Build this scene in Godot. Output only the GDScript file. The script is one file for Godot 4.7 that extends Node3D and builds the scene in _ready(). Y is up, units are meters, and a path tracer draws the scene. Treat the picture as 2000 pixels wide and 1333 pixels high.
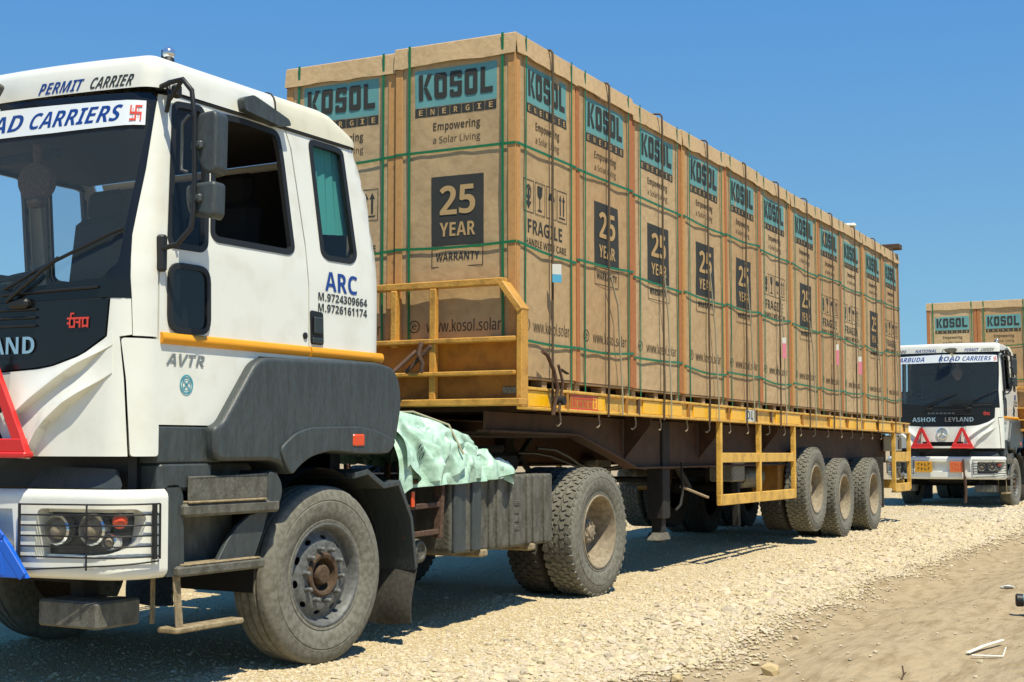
extends Node3D

var rng := RandomNumberGenerator.new()
var bump := FastNoiseLite.new()
var M := {}
var taken := {}


# ---------------------------------------------------------------- mesh collector
class MB:
	var v := PackedVector3Array()
	var n := PackedVector3Array()
	var mx := false
	var X := Transform3D()

	func put(a: Vector3, b: Vector3, c: Vector3, na: Vector3, nb: Vector3, nc: Vector3) -> void:
		a = X * a
		b = X * b
		c = X * c
		na = (X.basis * na).normalized()
		nb = (X.basis * nb).normalized()
		nc = (X.basis * nc).normalized()
		if mx:
			a.x = -a.x
			b.x = -b.x
			c.x = -c.x
			na.x = -na.x
			nb.x = -nb.x
			nc.x = -nc.x
		var g := (b - a).cross(c - a)
		if g.length_squared() < 1e-16:
			return
		if g.dot(na + nb + nc) > 0.0:
			v.append_array([a, c, b])
			n.append_array([na, nc, nb])
		else:
			v.append_array([a, b, c])
			n.append_array([na, nb, nc])

	func face(p: Array, out: Vector3) -> void:
		var g: Vector3 = (p[1] - p[0]).cross(p[2] - p[0])
		if g.length_squared() < 1e-16 and p.size() > 3:
			g = (p[2] - p[0]).cross(p[3] - p[0])
		g = g.normalized()
		if g.dot(out) < 0.0:
			g = -g
		for i in range(1, p.size() - 1):
			put(p[0], p[i], p[i + 1], g, g, g)

	func box(c: Vector3, s: Vector3, bev := 0.0, B := Basis()) -> void:
		var h := s * 0.5
		bev = minf(bev, minf(h.x, minf(h.y, h.z)) * 0.95)
		for ax in 3:
			var u := (ax + 1) % 3
			var w := (ax + 2) % 3
			for sg in [-1.0, 1.0]:
				var pts := []
				for k in [[1, 1], [-1, 1], [-1, -1], [1, -1]]:
					var p := Vector3()
					p[ax] = sg * h[ax]
					p[u] = k[0] * (h[u] - bev)
					p[w] = k[1] * (h[w] - bev)
					pts.append(c + B * p)
				var o := Vector3()
				o[ax] = sg
				face(pts, B * o)
			if bev > 0.0:
				for su in [-1.0, 1.0]:
					for sw in [-1.0, 1.0]:
						var q := []
						for e in [-1.0, 1.0]:
							var p1 := Vector3()
							p1[ax] = e * (h[ax] - bev)
							p1[u] = su * h[u]
							p1[w] = sw * (h[w] - bev)
							var p2 := Vector3()
							p2[ax] = e * (h[ax] - bev)
							p2[u] = su * (h[u] - bev)
							p2[w] = sw * h[w]
							if e < 0.0:
								q.append(c + B * p1)
								q.append(c + B * p2)
							else:
								q.append(c + B * p2)
								q.append(c + B * p1)
						var o2 := Vector3()
						o2[u] = su
						o2[w] = sw
						face(q, B * o2)
		if bev > 0.0:
			for k in 8:
				var sx := 1.0 if k & 1 else -1.0
				var sy := 1.0 if k & 2 else -1.0
				var sz := 1.0 if k & 4 else -1.0
				var a := Vector3(sx * h.x, sy * (h.y - bev), sz * (h.z - bev))
				var b := Vector3(sx * (h.x - bev), sy * h.y, sz * (h.z - bev))
				var d := Vector3(sx * (h.x - bev), sy * (h.y - bev), sz * h.z)
				face([c + B * a, c + B * b, c + B * d], B * Vector3(sx, sy, sz))

	# a straight bar of a rectangular section between two points
	func bar(a: Vector3, b: Vector3, w: float, t: float, bev := 0.004, up := Vector3.UP) -> void:
		var z := (b - a).normalized()
		if absf(z.dot(up)) > 0.98:
			up = Vector3.RIGHT
		var x := up.cross(z).normalized()
		var y := z.cross(x)
		box((a + b) * 0.5, Vector3(w, t, a.distance_to(b)), bev, Basis(x, y, z))

	func tube(p: Array, r: float, k := 8, flat := 1.0) -> void:
		var rings := []
		var nrm := []
		var up := Vector3.UP
		for i in p.size():
			var d: Vector3
			if i == 0:
				d = p[1] - p[0]
			elif i == p.size() - 1:
				d = p[i] - p[i - 1]
			else:
				d = (p[i + 1] - p[i]).normalized() + (p[i] - p[i - 1]).normalized()
			d = d.normalized()
			if i == 0 and absf(d.dot(up)) > 0.9:
				up = Vector3.RIGHT
			var x := up.cross(d).normalized()
			var y := d.cross(x).normalized()
			up = y
			var ring := []
			var rn := []
			for j in k:
				var a := TAU * j / k
				var o := x * cos(a) * r + y * sin(a) * r * flat
				ring.append(p[i] + o)
				rn.append(o.normalized())
			rings.append(ring)
			nrm.append(rn)
		for i in p.size() - 1:
			for j in k:
				var j2 := (j + 1) % k
				put(rings[i][j], rings[i + 1][j], rings[i + 1][j2], nrm[i][j], nrm[i + 1][j], nrm[i + 1][j2])
				put(rings[i][j], rings[i + 1][j2], rings[i][j2], nrm[i][j], nrm[i + 1][j2], nrm[i][j2])
		face(rings[0], p[0] - p[1])
		face(rings[-1], p[-1] - p[-2])

	# profile of (radius, height) turned about the local z axis of T
	func lathe(pr: Array, T: Transform3D, segs := 32, crease := 0.6, from := 0.0, to := TAU) -> void:
		var q := pr.size()
		var fn := []
		for i in q - 1:
			var d: Vector2 = pr[i + 1] - pr[i]
			fn.append(Vector2(d.y, -d.x).normalized())
		for i in q - 1:
			var n0: Vector2 = fn[i]
			var n1: Vector2 = fn[i]
			if i > 0 and absf(fn[i].angle_to(fn[i - 1])) < crease:
				n0 = (fn[i] + fn[i - 1]).normalized()
			if i < q - 2 and absf(fn[i].angle_to(fn[i + 1])) < crease:
				n1 = (fn[i] + fn[i + 1]).normalized()
			for s in segs:
				var a0 := lerpf(from, to, float(s) / segs)
				var a1 := lerpf(from, to, float(s + 1) / segs)
				var e0 := Vector3(cos(a0), sin(a0), 0)
				var e1 := Vector3(cos(a1), sin(a1), 0)
				var z := Vector3(0, 0, 1)
				var A: Vector3 = e0 * pr[i].x + z * pr[i].y
				var Bq: Vector3 = e1 * pr[i].x + z * pr[i].y
				var C: Vector3 = e1 * pr[i + 1].x + z * pr[i + 1].y
				var D: Vector3 = e0 * pr[i + 1].x + z * pr[i + 1].y
				var R := T.basis
				var na := R * (e0 * n0.x + z * n0.y)
				var nb := R * (e1 * n0.x + z * n0.y)
				var nc := R * (e1 * n1.x + z * n1.y)
				var nd := R * (e0 * n1.x + z * n1.y)
				put(T * A, T * Bq, T * C, na, nb, nc)
				put(T * A, T * C, T * D, na, nc, nd)

	# polygon in the local xy plane of T, from z = d0 to z = d1, chamfered at d1
	func prism(poly: PackedVector2Array, T: Transform3D, d0: float, d1: float, bev := 0.0, back := true) -> void:
		var area := 0.0
		var c := poly.size()
		for i in c:
			area += poly[i].cross(poly[(i + 1) % c])
		if area < 0.0:
			poly = poly.duplicate()
			poly.reverse()
		var nr := []
		for i in c:
			var d := poly[(i + 1) % c] - poly[i]
			nr.append(Vector2(d.y, -d.x).normalized())
		var inner := PackedVector2Array()
		for attempt in 8:
			inner.clear()
			for i in c:
				var a: Vector2 = nr[(i + c - 1) % c]
				var b: Vector2 = nr[i]
				var m := (a + b).normalized()
				inner.append(poly[i] - m * minf(bev / maxf(m.dot(b), 0.35), bev * 2.0))
			if bev <= 0.0 or Geometry2D.triangulate_polygon(inner).size() > 0:
				break
			bev *= 0.7
		var p3 := func(p: Vector2, z: float) -> Vector3: return T * Vector3(p.x, p.y, z)
		var zn := T.basis.z
		for i in c:
			var j := (i + 1) % c
			var ni: Vector2 = nr[i]
			var nj: Vector2 = nr[i]
			var prev: Vector2 = nr[(i + c - 1) % c]
			var next: Vector2 = nr[j]
			if absf(prev.angle_to(nr[i])) < 0.7:
				ni = (prev + nr[i]).normalized()
			if absf(next.angle_to(nr[i])) < 0.7:
				nj = (next + nr[i]).normalized()
			var a3 := T.basis * Vector3(ni.x, ni.y, 0)
			var b3 := T.basis * Vector3(nj.x, nj.y, 0)
			var e := d1 - bev
			put(p3.call(poly[i], d0), p3.call(poly[j], d0), p3.call(poly[j], e), a3, b3, b3)
			put(p3.call(poly[i], d0), p3.call(poly[j], e), p3.call(poly[i], e), a3, b3, a3)
			if bev > 0.0:
				var am := (a3 + zn).normalized()
				var bm := (b3 + zn).normalized()
				var k := 3
				for s in k:
					var t0 := float(s) / k * PI / 2
					var t1 := float(s + 1) / k * PI / 2
					var q := func(w: int, t: float) -> Vector3:
						return p3.call(poly[w].lerp(inner[w], 1.0 - cos(t)), e + bev * sin(t))
					var na := (a3 * cos(t0) + zn * sin(t0)).normalized()
					var nb := (b3 * cos(t0) + zn * sin(t0)).normalized()
					var nc := (b3 * cos(t1) + zn * sin(t1)).normalized()
					var nd := (a3 * cos(t1) + zn * sin(t1)).normalized()
					put(q.call(i, t0), q.call(j, t0), q.call(j, t1), na, nb, nc)
					put(q.call(i, t0), q.call(j, t1), q.call(i, t1), na, nc, nd)
		var top := inner if bev > 0.0 else poly
		var idx := Geometry2D.triangulate_polygon(top)
		for i in range(0, idx.size(), 3):
			put(p3.call(top[idx[i]], d1), p3.call(top[idx[i + 1]], d1), p3.call(top[idx[i + 2]], d1), zn, zn, zn)
		if back:
			idx = Geometry2D.triangulate_polygon(poly)
			for i in range(0, idx.size(), 3):
				put(p3.call(poly[idx[i]], d0), p3.call(poly[idx[i + 1]], d0), p3.call(poly[idx[i + 2]], d0), -zn, -zn, -zn)

	# a curved panel: f maps (a, b) to a point, ctr lies behind it
	func sheet(f: Callable, outline: PackedVector2Array, holes: Array, g: Vector2, thick := 0.0, off := 0.0, ctr := Vector3(0, 2.2, 0.3)) -> void:
		var nf := func(p: Vector2) -> Vector3:
			var e := 0.003
			var q: Vector3 = (f.call(p + Vector2(e, 0)) - f.call(p - Vector2(e, 0))).cross(f.call(p + Vector2(0, e)) - f.call(p - Vector2(0, e)))
			q = q.normalized()
			var at: Vector3 = f.call(p)
			return q if q.dot(at - ctr) > 0.0 else -q
		var r := Rect2(outline[0], Vector2())
		for p in outline:
			r = r.expand(p)
		var nx := maxi(1, int(ceil(r.size.x / g.x)))
		var ny := maxi(1, int(ceil(r.size.y / g.y)))
		var s := r.size / Vector2(nx, ny)
		var memo := {}
		var look := func(p: Vector2) -> Array:
			var key := p.snapped(Vector2(1e-4, 1e-4))
			if not memo.has(key):
				var q: Vector3 = nf.call(p)
				memo[key] = [f.call(p) + q * off, q]
			return memo[key]
		for i in nx:
			for j in ny:
				var o := r.position + s * Vector2(i, j)
				var cell := PackedVector2Array([o, o + Vector2(s.x, 0), o + s, o + Vector2(0, s.y)])
				var got := Geometry2D.intersect_polygons(cell, outline)
				for h in holes:
					var nxt: Array[PackedVector2Array] = []
					for pc in got:
						nxt.append_array(Geometry2D.clip_polygons(pc, h))
					got = nxt
				for pc in got:
					var idx := Geometry2D.triangulate_polygon(pc)
					for k in range(0, idx.size(), 3):
						var a: Array = look.call(pc[idx[k]])
						var b: Array = look.call(pc[idx[k + 1]])
						var c: Array = look.call(pc[idx[k + 2]])
						put(a[0], b[0], c[0], a[1], b[1], c[1])
		if thick > 0.0:
			var loops := [outline]
			loops.append_array(holes)
			for li in loops.size():
				var lp: PackedVector2Array = loops[li]
				for i in lp.size():
					var a := lp[i]
					var b := lp[(i + 1) % lp.size()]
					var k := maxi(1, int(ceil(a.distance_to(b) / maxf(g.x, g.y))))
					for q in k:
						var p0: Array = look.call(a.lerp(b, float(q) / k))
						var p1: Array = look.call(a.lerp(b, float(q + 1) / k))
						var i0: Vector3 = p0[0] - p0[1] * thick
						var i1: Vector3 = p1[0] - p1[1] * thick
						var ed: Vector3 = (p1[0] - p0[0]).cross(p0[1])
						face([p0[0], p1[0], i1, i0], ed)

	func mesh() -> ArrayMesh:
		var a := []
		a.resize(Mesh.ARRAY_MAX)
		a[Mesh.ARRAY_VERTEX] = v
		a[Mesh.ARRAY_NORMAL] = n
		var m := ArrayMesh.new()
		m.add_surface_from_arrays(Mesh.PRIMITIVE_TRIANGLES, a)
		return m


func mb(mirrored := false) -> MB:
	var b := MB.new()
	b.mx = mirrored
	return b


func part(called: String, b: MB, m: Material, parent: Node, label := "") -> MeshInstance3D:
	var o := MeshInstance3D.new()
	o.name = called
	o.mesh = b.mesh()
	o.material_override = m
	parent.add_child(o, true)
	if label:
		o.set_meta("label", label)
	return o


func again(src: MeshInstance3D, parent: Node, at: Vector3, turn := Vector3.ZERO) -> MeshInstance3D:
	var o: MeshInstance3D = src.duplicate()
	o.name = str(src.name)
	o.position = at
	o.rotation = turn
	parent.add_child(o, true)
	return o


func tag(o: Node, label: String, category := "", group := "", kind := "") -> Node:
	if label:
		o.set_meta("label", label)
	if category:
		o.set_meta("category", category)
	if group:
		o.set_meta("group", group)
	if kind:
		o.set_meta("kind", kind)
	return o


func thing(called: String, label: String, category: String, at := Vector3.ZERO, rot := Vector3.ZERO, group := "") -> Node3D:
	var o := Node3D.new()
	o.name = numbered(called)
	add_child(o, true)
	o.position = at
	o.rotation = rot
	tag(o, label, category, group)
	return o


func numbered(called: String) -> String:
	var k: int = taken.get(called, 0)
	taken[called] = k + 1
	return called if k == 0 else "%s_%03d" % [called, k]


func copy_of(src: Node3D, called: String, label: String, at: Vector3, rot: Vector3) -> Node3D:
	var o: Node3D = src.duplicate()
	o.name = numbered(called)
	add_child(o, true)
	o.position = at
	o.rotation = rot
	o.set_meta("label", label)
	return o


# ---------------------------------------------------------------- flat lettering
var glyphs := {}


func letters(text: String, bold: bool) -> PackedVector2Array:
	var key := text + ("*" if bold else "")
	if not glyphs.has(key):
		var t := TextMesh.new()
		var f := SystemFont.new()
		f.font_names = PackedStringArray(["Droid Sans"])
		f.font_weight = 700 if bold else 400
		t.font = f
		t.text = text
		t.font_size = 48
		t.pixel_size = 0.01
		t.depth = 0.0
		t.curve_step = 2.0
		var a := t.get_mesh_arrays() if t.get_surface_count() == 0 else t.surface_get_arrays(0)
		var p: PackedVector3Array = a[Mesh.ARRAY_VERTEX]
		var ix: PackedInt32Array = a[Mesh.ARRAY_INDEX] if a[Mesh.ARRAY_INDEX] != null else PackedInt32Array()
		if ix.is_empty():
			for i in p.size():
				ix.append(i)
		var r := PackedVector2Array()
		for i in ix:
			r.append(Vector2(p[i].x, p[i].y))
		var lo := r[0]
		var hi := r[0]
		for q in r:
			lo = lo.min(q)
			hi = hi.max(q)
		for i in r.size():
			r[i] = (r[i] - lo) / (hi - lo)
		glyphs[key] = r
	return glyphs[key]


# writes text into the rectangle a..b of the surface f, sheared by skew
func write(m: MB, text: String, bold: bool, a: Vector2, b: Vector2, f: Callable, out: Vector3, off: float, skew := 0.0) -> void:
	var g := letters(text, bold)
	for i in range(0, g.size(), 3):
		var q := []
		for k in 3:
			var p := g[i + k]
			var w := Vector2(lerpf(a.x, b.x, p.x), lerpf(a.y, b.y, p.y))
			w.x += skew * (p.y - 0.5) * signf(b.x - a.x)
			q.append(f.call(w) + out * off)
		m.put(q[0], q[1], q[2], out, out, out)


func patch(m: MB, p: Array, f: Callable, out: Vector3, off: float) -> void:
	var q := []
	for w in p:
		q.append(f.call(w) + out * off)
	m.face(q, out)


func P(a: Array) -> PackedVector2Array:
	var r := PackedVector2Array()
	for i in range(0, a.size(), 2):
		r.append(Vector2(a[i], a[i + 1]))
	return r


func soft(p: PackedVector2Array, r: float, k := 4) -> PackedVector2Array:
	var o := PackedVector2Array()
	var c := p.size()
	for i in c:
		var a := p[(i + c - 1) % c] - p[i]
		var b := p[(i + 1) % c] - p[i]
		var d := minf(r, minf(a.length(), b.length()) * 0.45)
		var s := p[i] + a.normalized() * d
		var e := p[i] + b.normalized() * d
		for j in k + 1:
			var t := float(j) / k
			o.append(s.lerp(p[i], t).lerp(p[i].lerp(e, t), t))
	return o


func inset(p: PackedVector2Array, d: float) -> PackedVector2Array:
	var q := Geometry2D.offset_polygon(p, -d, Geometry2D.JOIN_ROUND)
	return q[0] if q.size() else p


func mirror2(p: PackedVector2Array) -> PackedVector2Array:
	# closes a half outline (first and last point on the axis) with its mirror image
	var r := p.duplicate()
	for i in range(p.size() - 1, -1, -1):
		if absf(p[i].x) > 0.001:
			r.append(Vector2(-p[i].x, p[i].y))
	return r


# ---------------------------------------------------------------- materials
func noise_tex(freq: float, oct: int, dark: float, light: float, sd: int, size := 512, tint := Color(1, 1, 1), mid := -1.0) -> NoiseTexture2D:
	var f := FastNoiseLite.new()
	f.noise_type = FastNoiseLite.TYPE_SIMPLEX_SMOOTH
	f.seed = sd
	f.frequency = freq
	f.fractal_octaves = oct
	f.fractal_lacunarity = 2.2
	var t := NoiseTexture2D.new()
	t.width = size
	t.height = size
	t.seamless = true
	t.noise = f
	var g := Gradient.new()
	g.set_color(0, tint * dark)
	g.set_color(1, Color(light, light, light))
	if mid > 0.0:
		g.add_point(0.5, Color(mid, mid, mid))
	for i in g.get_point_count():
		var c := g.get_color(i)
		c.a = 1.0
		g.set_color(i, c)
	t.color_ramp = g
	return t


func norm_tex(freq: float, oct: int, strength: float, sd: int, size := 512) -> NoiseTexture2D:
	var f := FastNoiseLite.new()
	f.seed = sd
	f.frequency = freq
	f.fractal_octaves = oct
	var t := NoiseTexture2D.new()
	t.width = size
	t.height = size
	t.seamless = true
	t.noise = f
	t.as_normal_map = true
	t.bump_strength = strength
	return t


func mat(called: String, c: Color, rough: float, tex: Texture2D = null, scale := Vector3(1, 1, 1), nrm: Texture2D = null, nscale := 1.0, metal := 0.0) -> StandardMaterial3D:
	var m := StandardMaterial3D.new()
	m.resource_name = called
	m.albedo_color = c
	m.roughness = rough
	m.metallic = metal
	if tex or nrm:
		m.uv1_triplanar = true
		m.uv1_scale = scale
	if tex:
		m.albedo_texture = tex
	if nrm:
		m.normal_enabled = true
		m.normal_texture = nrm
		m.normal_scale = nscale
	M[called] = m
	return m


func glass(called: String, c: Color) -> void:
	var m := StandardMaterial3D.new()
	m.resource_name = called
	m.albedo_color = c
	m.roughness = 0.05
	m.metallic_specular = 0.35
	m.transparency = BaseMaterial3D.TRANSPARENCY_ALPHA
	M[called] = m


func materials() -> void:
	var grime := noise_tex(0.012, 5, 0.955, 1.0, 3, 512, Color(0.99, 0.98, 0.96), 0.992)
	var streak := noise_tex(0.02, 5, 0.84, 1.12, 9, 512, Color(1, 1, 1), 0.96)
	var dusty := noise_tex(0.016, 5, 0.72, 1.22, 21, 512, Color(1, 0.98, 0.92), 0.92)
	var card := noise_tex(0.02, 5, 0.93, 1.04, 33, 512, Color(1, 0.985, 0.96), 0.99)
	var cardn := norm_tex(0.02, 4, 3.0, 35)
	var paint := noise_tex(0.014, 5, 0.78, 1.1, 27, 512, Color(1, 0.98, 0.94), 0.97)
	var fine := norm_tex(0.08, 3, 4.0, 41)
	var w := mat("white_paint", Color(0.90, 0.905, 0.86), 0.32, grime, Vector3(0.5, 0.5, 0.5))
	w.clearcoat_enabled = true
	w.clearcoat = 0.5
	w.clearcoat_roughness = 0.12
	mat("cream_paint", Color(0.86, 0.85, 0.76), 0.45, grime, Vector3(0.7, 0.7, 0.7))
	mat("grey_plastic", Color(0.245, 0.272, 0.272), 0.5, streak, Vector3(1.7, 0.22, 1.7), fine, 0.25)
	mat("dusty_plastic", Color(0.385, 0.38, 0.34), 0.7, dusty, Vector3(1.2, 0.6, 1.2), fine, 0.3)
	mat("dust_tread", Color(0.60, 0.54, 0.42), 0.95, dusty, Vector3(2, 2, 2), fine, 0.5)
	mat("gasket", Color(0.10, 0.11, 0.11), 0.55)
	mat("black", Color(0.09, 0.095, 0.095), 0.5)
	mat("gloss_black", Color(0.075, 0.085, 0.09), 0.25)
	mat("deep_black", Color(0.05, 0.05, 0.05), 0.9)
	mat("interior", Color(0.085, 0.092, 0.105), 0.85)
	mat("interior_brown", Color(0.14, 0.125, 0.11), 0.9)
	mat("chassis", Color(0.14, 0.13, 0.12), 0.8, dusty, Vector3(1, 1, 1))
	mat("rusty", Color(0.36, 0.27, 0.215), 0.9, dusty, Vector3(3, 3, 3))
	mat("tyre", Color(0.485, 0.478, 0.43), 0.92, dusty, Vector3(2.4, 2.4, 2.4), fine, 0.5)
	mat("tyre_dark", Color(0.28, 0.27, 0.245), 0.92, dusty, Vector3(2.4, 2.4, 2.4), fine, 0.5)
	mat("rim_steel", Color(0.44, 0.45, 0.44), 0.6, dusty, Vector3(3, 3, 3), fine, 0.3, 0.25)
	mat("rim_dust", Color(0.60, 0.55, 0.46), 0.85, dusty, Vector3(2, 2, 2), fine, 0.3)
	mat("hub_brown", Color(0.34, 0.27, 0.20), 0.9, dusty, Vector3(5, 5, 5))
	mat("stripe", Color(0.89, 0.61, 0.09), 0.4, grime, Vector3(1, 1, 1))
	mat("blue_ink", Color(0.07, 0.25, 0.55), 0.5)
	mat("dark_ink", Color(0.16, 0.20, 0.21), 0.6)
	mat("badge_grey", Color(0.56, 0.58, 0.56), 0.35, null, Vector3.ONE, null, 1.0, 0.5)
	mat("chrome", Color(0.85, 0.86, 0.86), 0.15, null, Vector3.ONE, null, 1.0, 0.9)
	mat("cyan_ink", Color(0.25, 0.60, 0.66), 0.4)
	mat("red_ink", Color(0.82, 0.26, 0.20), 0.5)
	mat("banner_white", Color(0.86, 0.89, 0.90), 0.45)
	mat("orange_lens", Color(0.85, 0.30, 0.12), 0.25)
	mat("red_plastic", Color(0.80, 0.17, 0.16), 0.45)
	mat("blue_plastic", Color(0.05, 0.36, 0.78), 0.4)
	mat("curtain", Color(0.29, 0.66, 0.63), 0.9)
	mat("trailer_yellow", Color(0.62, 0.43, 0.16), 0.6, paint, Vector3(0.6, 0.6, 0.6), fine, 0.2)
	mat("rail_yellow", Color(0.86, 0.68, 0.30), 0.55, paint, Vector3(0.6, 0.6, 0.6), fine, 0.2)
	mat("headboard_ochre", Color(0.78, 0.58, 0.25), 0.6, paint, Vector3(0.8, 0.8, 0.8), fine, 0.2)
	mat("reflector", Color(0.98, 0.74, 0.06), 0.3, grime, Vector3(2, 2, 2))
	mat("panel_yellow", Color(0.72, 0.48, 0.12), 0.5, paint, Vector3(0.6, 0.6, 0.6))
	mat("trailer_brown", Color(0.29, 0.19, 0.115), 0.75, paint, Vector3(0.6, 0.6, 0.6))
	mat("hook_white", Color(0.60, 0.53, 0.43), 0.7)
	mat("wood", Color(0.66, 0.56, 0.42), 0.85, streak, Vector3(3, 0.5, 3))
	mat("dark_wood", Color(0.33, 0.25, 0.18), 0.85, streak, Vector3(0.5, 3, 3))
	mat("cardboard", Color(0.71, 0.60, 0.435), 0.85, card, Vector3(0.8, 0.8, 0.8), cardn, 0.35)
	mat("cardboard_pale", Color(0.735, 0.63, 0.47), 0.85, card, Vector3(0.7, 0.9, 0.7), cardn, 0.45)
	mat("cardboard_warm", Color(0.70, 0.575, 0.405), 0.85, card, Vector3(0.9, 0.7, 0.9), cardn, 0.4)
	mat("cardboard_lid", Color(0.75, 0.64, 0.475), 0.85, card, Vector3(1.1, 1.1, 1.1), cardn, 0.5)
	mat("edge_board", Color(0.67, 0.43, 0.25), 0.8, card, Vector3(1.5, 1.5, 1.5))
	mat("edge_board_pale", Color(0.75, 0.56, 0.33), 0.8, card, Vector3(1.5, 1.5, 1.5))
	mat("green_strap", Color(0.10, 0.42, 0.24), 0.4)
	mat("print_dark", Color(0.185, 0.19, 0.165), 0.75)
	mat("print_brown", Color(0.27, 0.225, 0.16), 0.8)
	mat("print_teal", Color(0.38, 0.595, 0.585), 0.7)
	mat("print_tan", Color(0.70, 0.58, 0.39), 0.85)
	mat("rope", Color(0.33, 0.28, 0.21), 0.9)
	mat("pale_rope", Color(0.62, 0.60, 0.50), 0.9)
	mat("paper_white", Color(0.78, 0.79, 0.76), 0.8)
	mat("paper_pink", Color(0.80, 0.47, 0.54), 0.8)
	mat("paper_blue", Color(0.30, 0.62, 0.75), 0.8)
	mat("tarp", Color(0.72, 0.845, 0.765), 0.5, noise_tex(0.03, 4, 0.8, 1.08, 51, 512, Color(0.9, 1, 0.94), 0.98), Vector3(1, 1, 1), norm_tex(0.012, 4, 9.0, 53), 0.3)
	mat("blue_tarp", Color(0.22, 0.48, 0.80), 0.5, null, Vector3(1, 1, 1), norm_tex(0.02, 4, 7.0, 55), 0.7)
	mat("steel", Color(0.55, 0.54, 0.50), 0.5, dusty, Vector3(4, 4, 4), null, 1.0, 0.6)
	mat("plate_yellow", Color(0.80, 0.58, 0.12), 0.4)
	mat("plate_orange", Color(0.82, 0.45, 0.24), 0.4)
	mat("white_plastic", Color(0.86, 0.85, 0.78), 0.6)
	mat("jug_blue", Color(0.52, 0.70, 0.78), 0.5)
	var st := mat("stone", Color(1, 1, 1), 0.95, noise_tex(0.05, 3, 0.8, 1.1, 61, 256), Vector3(6, 6, 6))
	st.vertex_color_use_as_albedo = true
	mat("rock", Color(0.80, 0.71, 0.52), 0.95, noise_tex(0.05, 3, 0.75, 1.1, 63, 256), Vector3(6, 6, 6), fine, 0.6)
	var d := mat("dirt", Color(0.64, 0.57, 0.44), 0.97, noise_tex(0.012, 6, 0.80, 1.10, 71, 1024, Color(1, 0.96, 0.88), 0.97), Vector3(0.55, 0.55, 0.16), norm_tex(0.03, 5, 6.0, 73, 1024), 1.0)
	d.uv1_world_triplanar = true
	var gr := mat("gravel", Color(0.80, 0.72, 0.545), 0.97, noise_tex(0.05, 5, 0.72, 1.12, 75, 1024, Color(1, 0.97, 0.9), 0.96), Vector3(0.6, 0.6, 0.6), norm_tex(0.12, 4, 10.0, 77, 1024), 0.8)
	gr.uv1_world_triplanar = true
	glass("screen_glass", Color(0.6, 0.68, 0.7, 0.06))
	glass("dark_glass", Color(0.15, 0.2, 0.24, 0.22))
	glass("lamp_glass", Color(0.9, 0.95, 0.95, 0.02))
	M.lamp_glass.metallic_specular = 0.2
	glass("bulb_glass", Color(0.9, 0.9, 0.9, 0.35))


# ---------------------------------------------------------------- the place
func _ready() -> void:
	rng.seed = 7
	bump.seed = 4
	bump.frequency = 1.0
	bump.fractal_octaves = 2
	var cam := Camera3D.new()
	cam.name = "camera"
	cam.fov = 27.73
	cam.far = 3000.0
	cam.position = Vector3(0, 1.22, 0)
	cam.rotation = Vector3(atan(204.0 / 2700.0), atan(1400.0 / 2707.7), 0)
	add_child(cam)
	cam.current = true
	var sky := ProceduralSkyMaterial.new()
	sky.sky_top_color = Color(0.18, 0.445, 0.74)
	sky.sky_horizon_color = Color(0.53, 0.715, 0.775)
	sky.sky_curve = 0.16
	sky.ground_bottom_color = Color(0.5, 0.45, 0.35)
	sky.ground_horizon_color = Color(0.6, 0.62, 0.6)
	sky.sun_angle_max = 20.0
	sky.sun_curve = 0.1
	sky.energy_multiplier = 1.0
	var env := Environment.new()
	env.background_mode = Environment.BG_SKY
	env.sky = Sky.new()
	env.sky.sky_material = sky
	env.background_energy_multiplier = 1.0
	env.tonemap_mode = Environment.TONE_MAPPER_LINEAR
	env.tonemap_exposure = 1.32
	env.sdfgi_enabled = true
	env.ssao_enabled = true
	env.ssil_enabled = true
	var we := WorldEnvironment.new()
	we.name = "environment"
	we.environment = env
	add_child(we)
	var sun := DirectionalLight3D.new()
	sun.name = "sun"
	sun.light_energy = 1.5
	sun.light_color = Color(1.0, 0.965, 0.88)
	sun.light_angular_distance = 0.5
	sun.shadow_enabled = true
	add_child(sun)
	sun.look_at_from_position(Vector3(0.39, 1.0, 0.28), Vector3.ZERO)
	materials()
	ground()
	var first := tractor()
	first.position = Vector3(-5.976, 0, -6.83)
	first.rotation.y = deg_to_rad(-2.5)
	var second := copy_of(first, "tractor_truck", "smaller white tractor truck in the distance with two red triangles on its front", Vector3(-5.0, 0.0, -30.0), Vector3(0, deg_to_rad(-1.0), 0))
	second.scale = Vector3(0.915, 1, 1)
	first.set_meta("label", "large white tractor truck in the foreground with yellow side stripe and black fender")
	for o in [first, second]:
		tag(o, "", "truck", "white tractor trucks hauling crates")
	plates(second)
	var t := trailer()
	t.position = Vector3(-5.83, 0, -19.0)
	t.rotation.x = -0.0054
	var t2 := copy_of(t, "flatbed_trailer", "yellow trailer behind the distant white truck, mostly hidden by its cab", Vector3(-4.83, 0, -40.6), t.rotation)
	t.set_meta("label", "long yellow flatbed trailer carrying the row of tall cardboard crates")
	for o in [t, t2]:
		tag(o, "", "trailer", "yellow flatbed trailers")
	cargo()
	loose_things()


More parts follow.
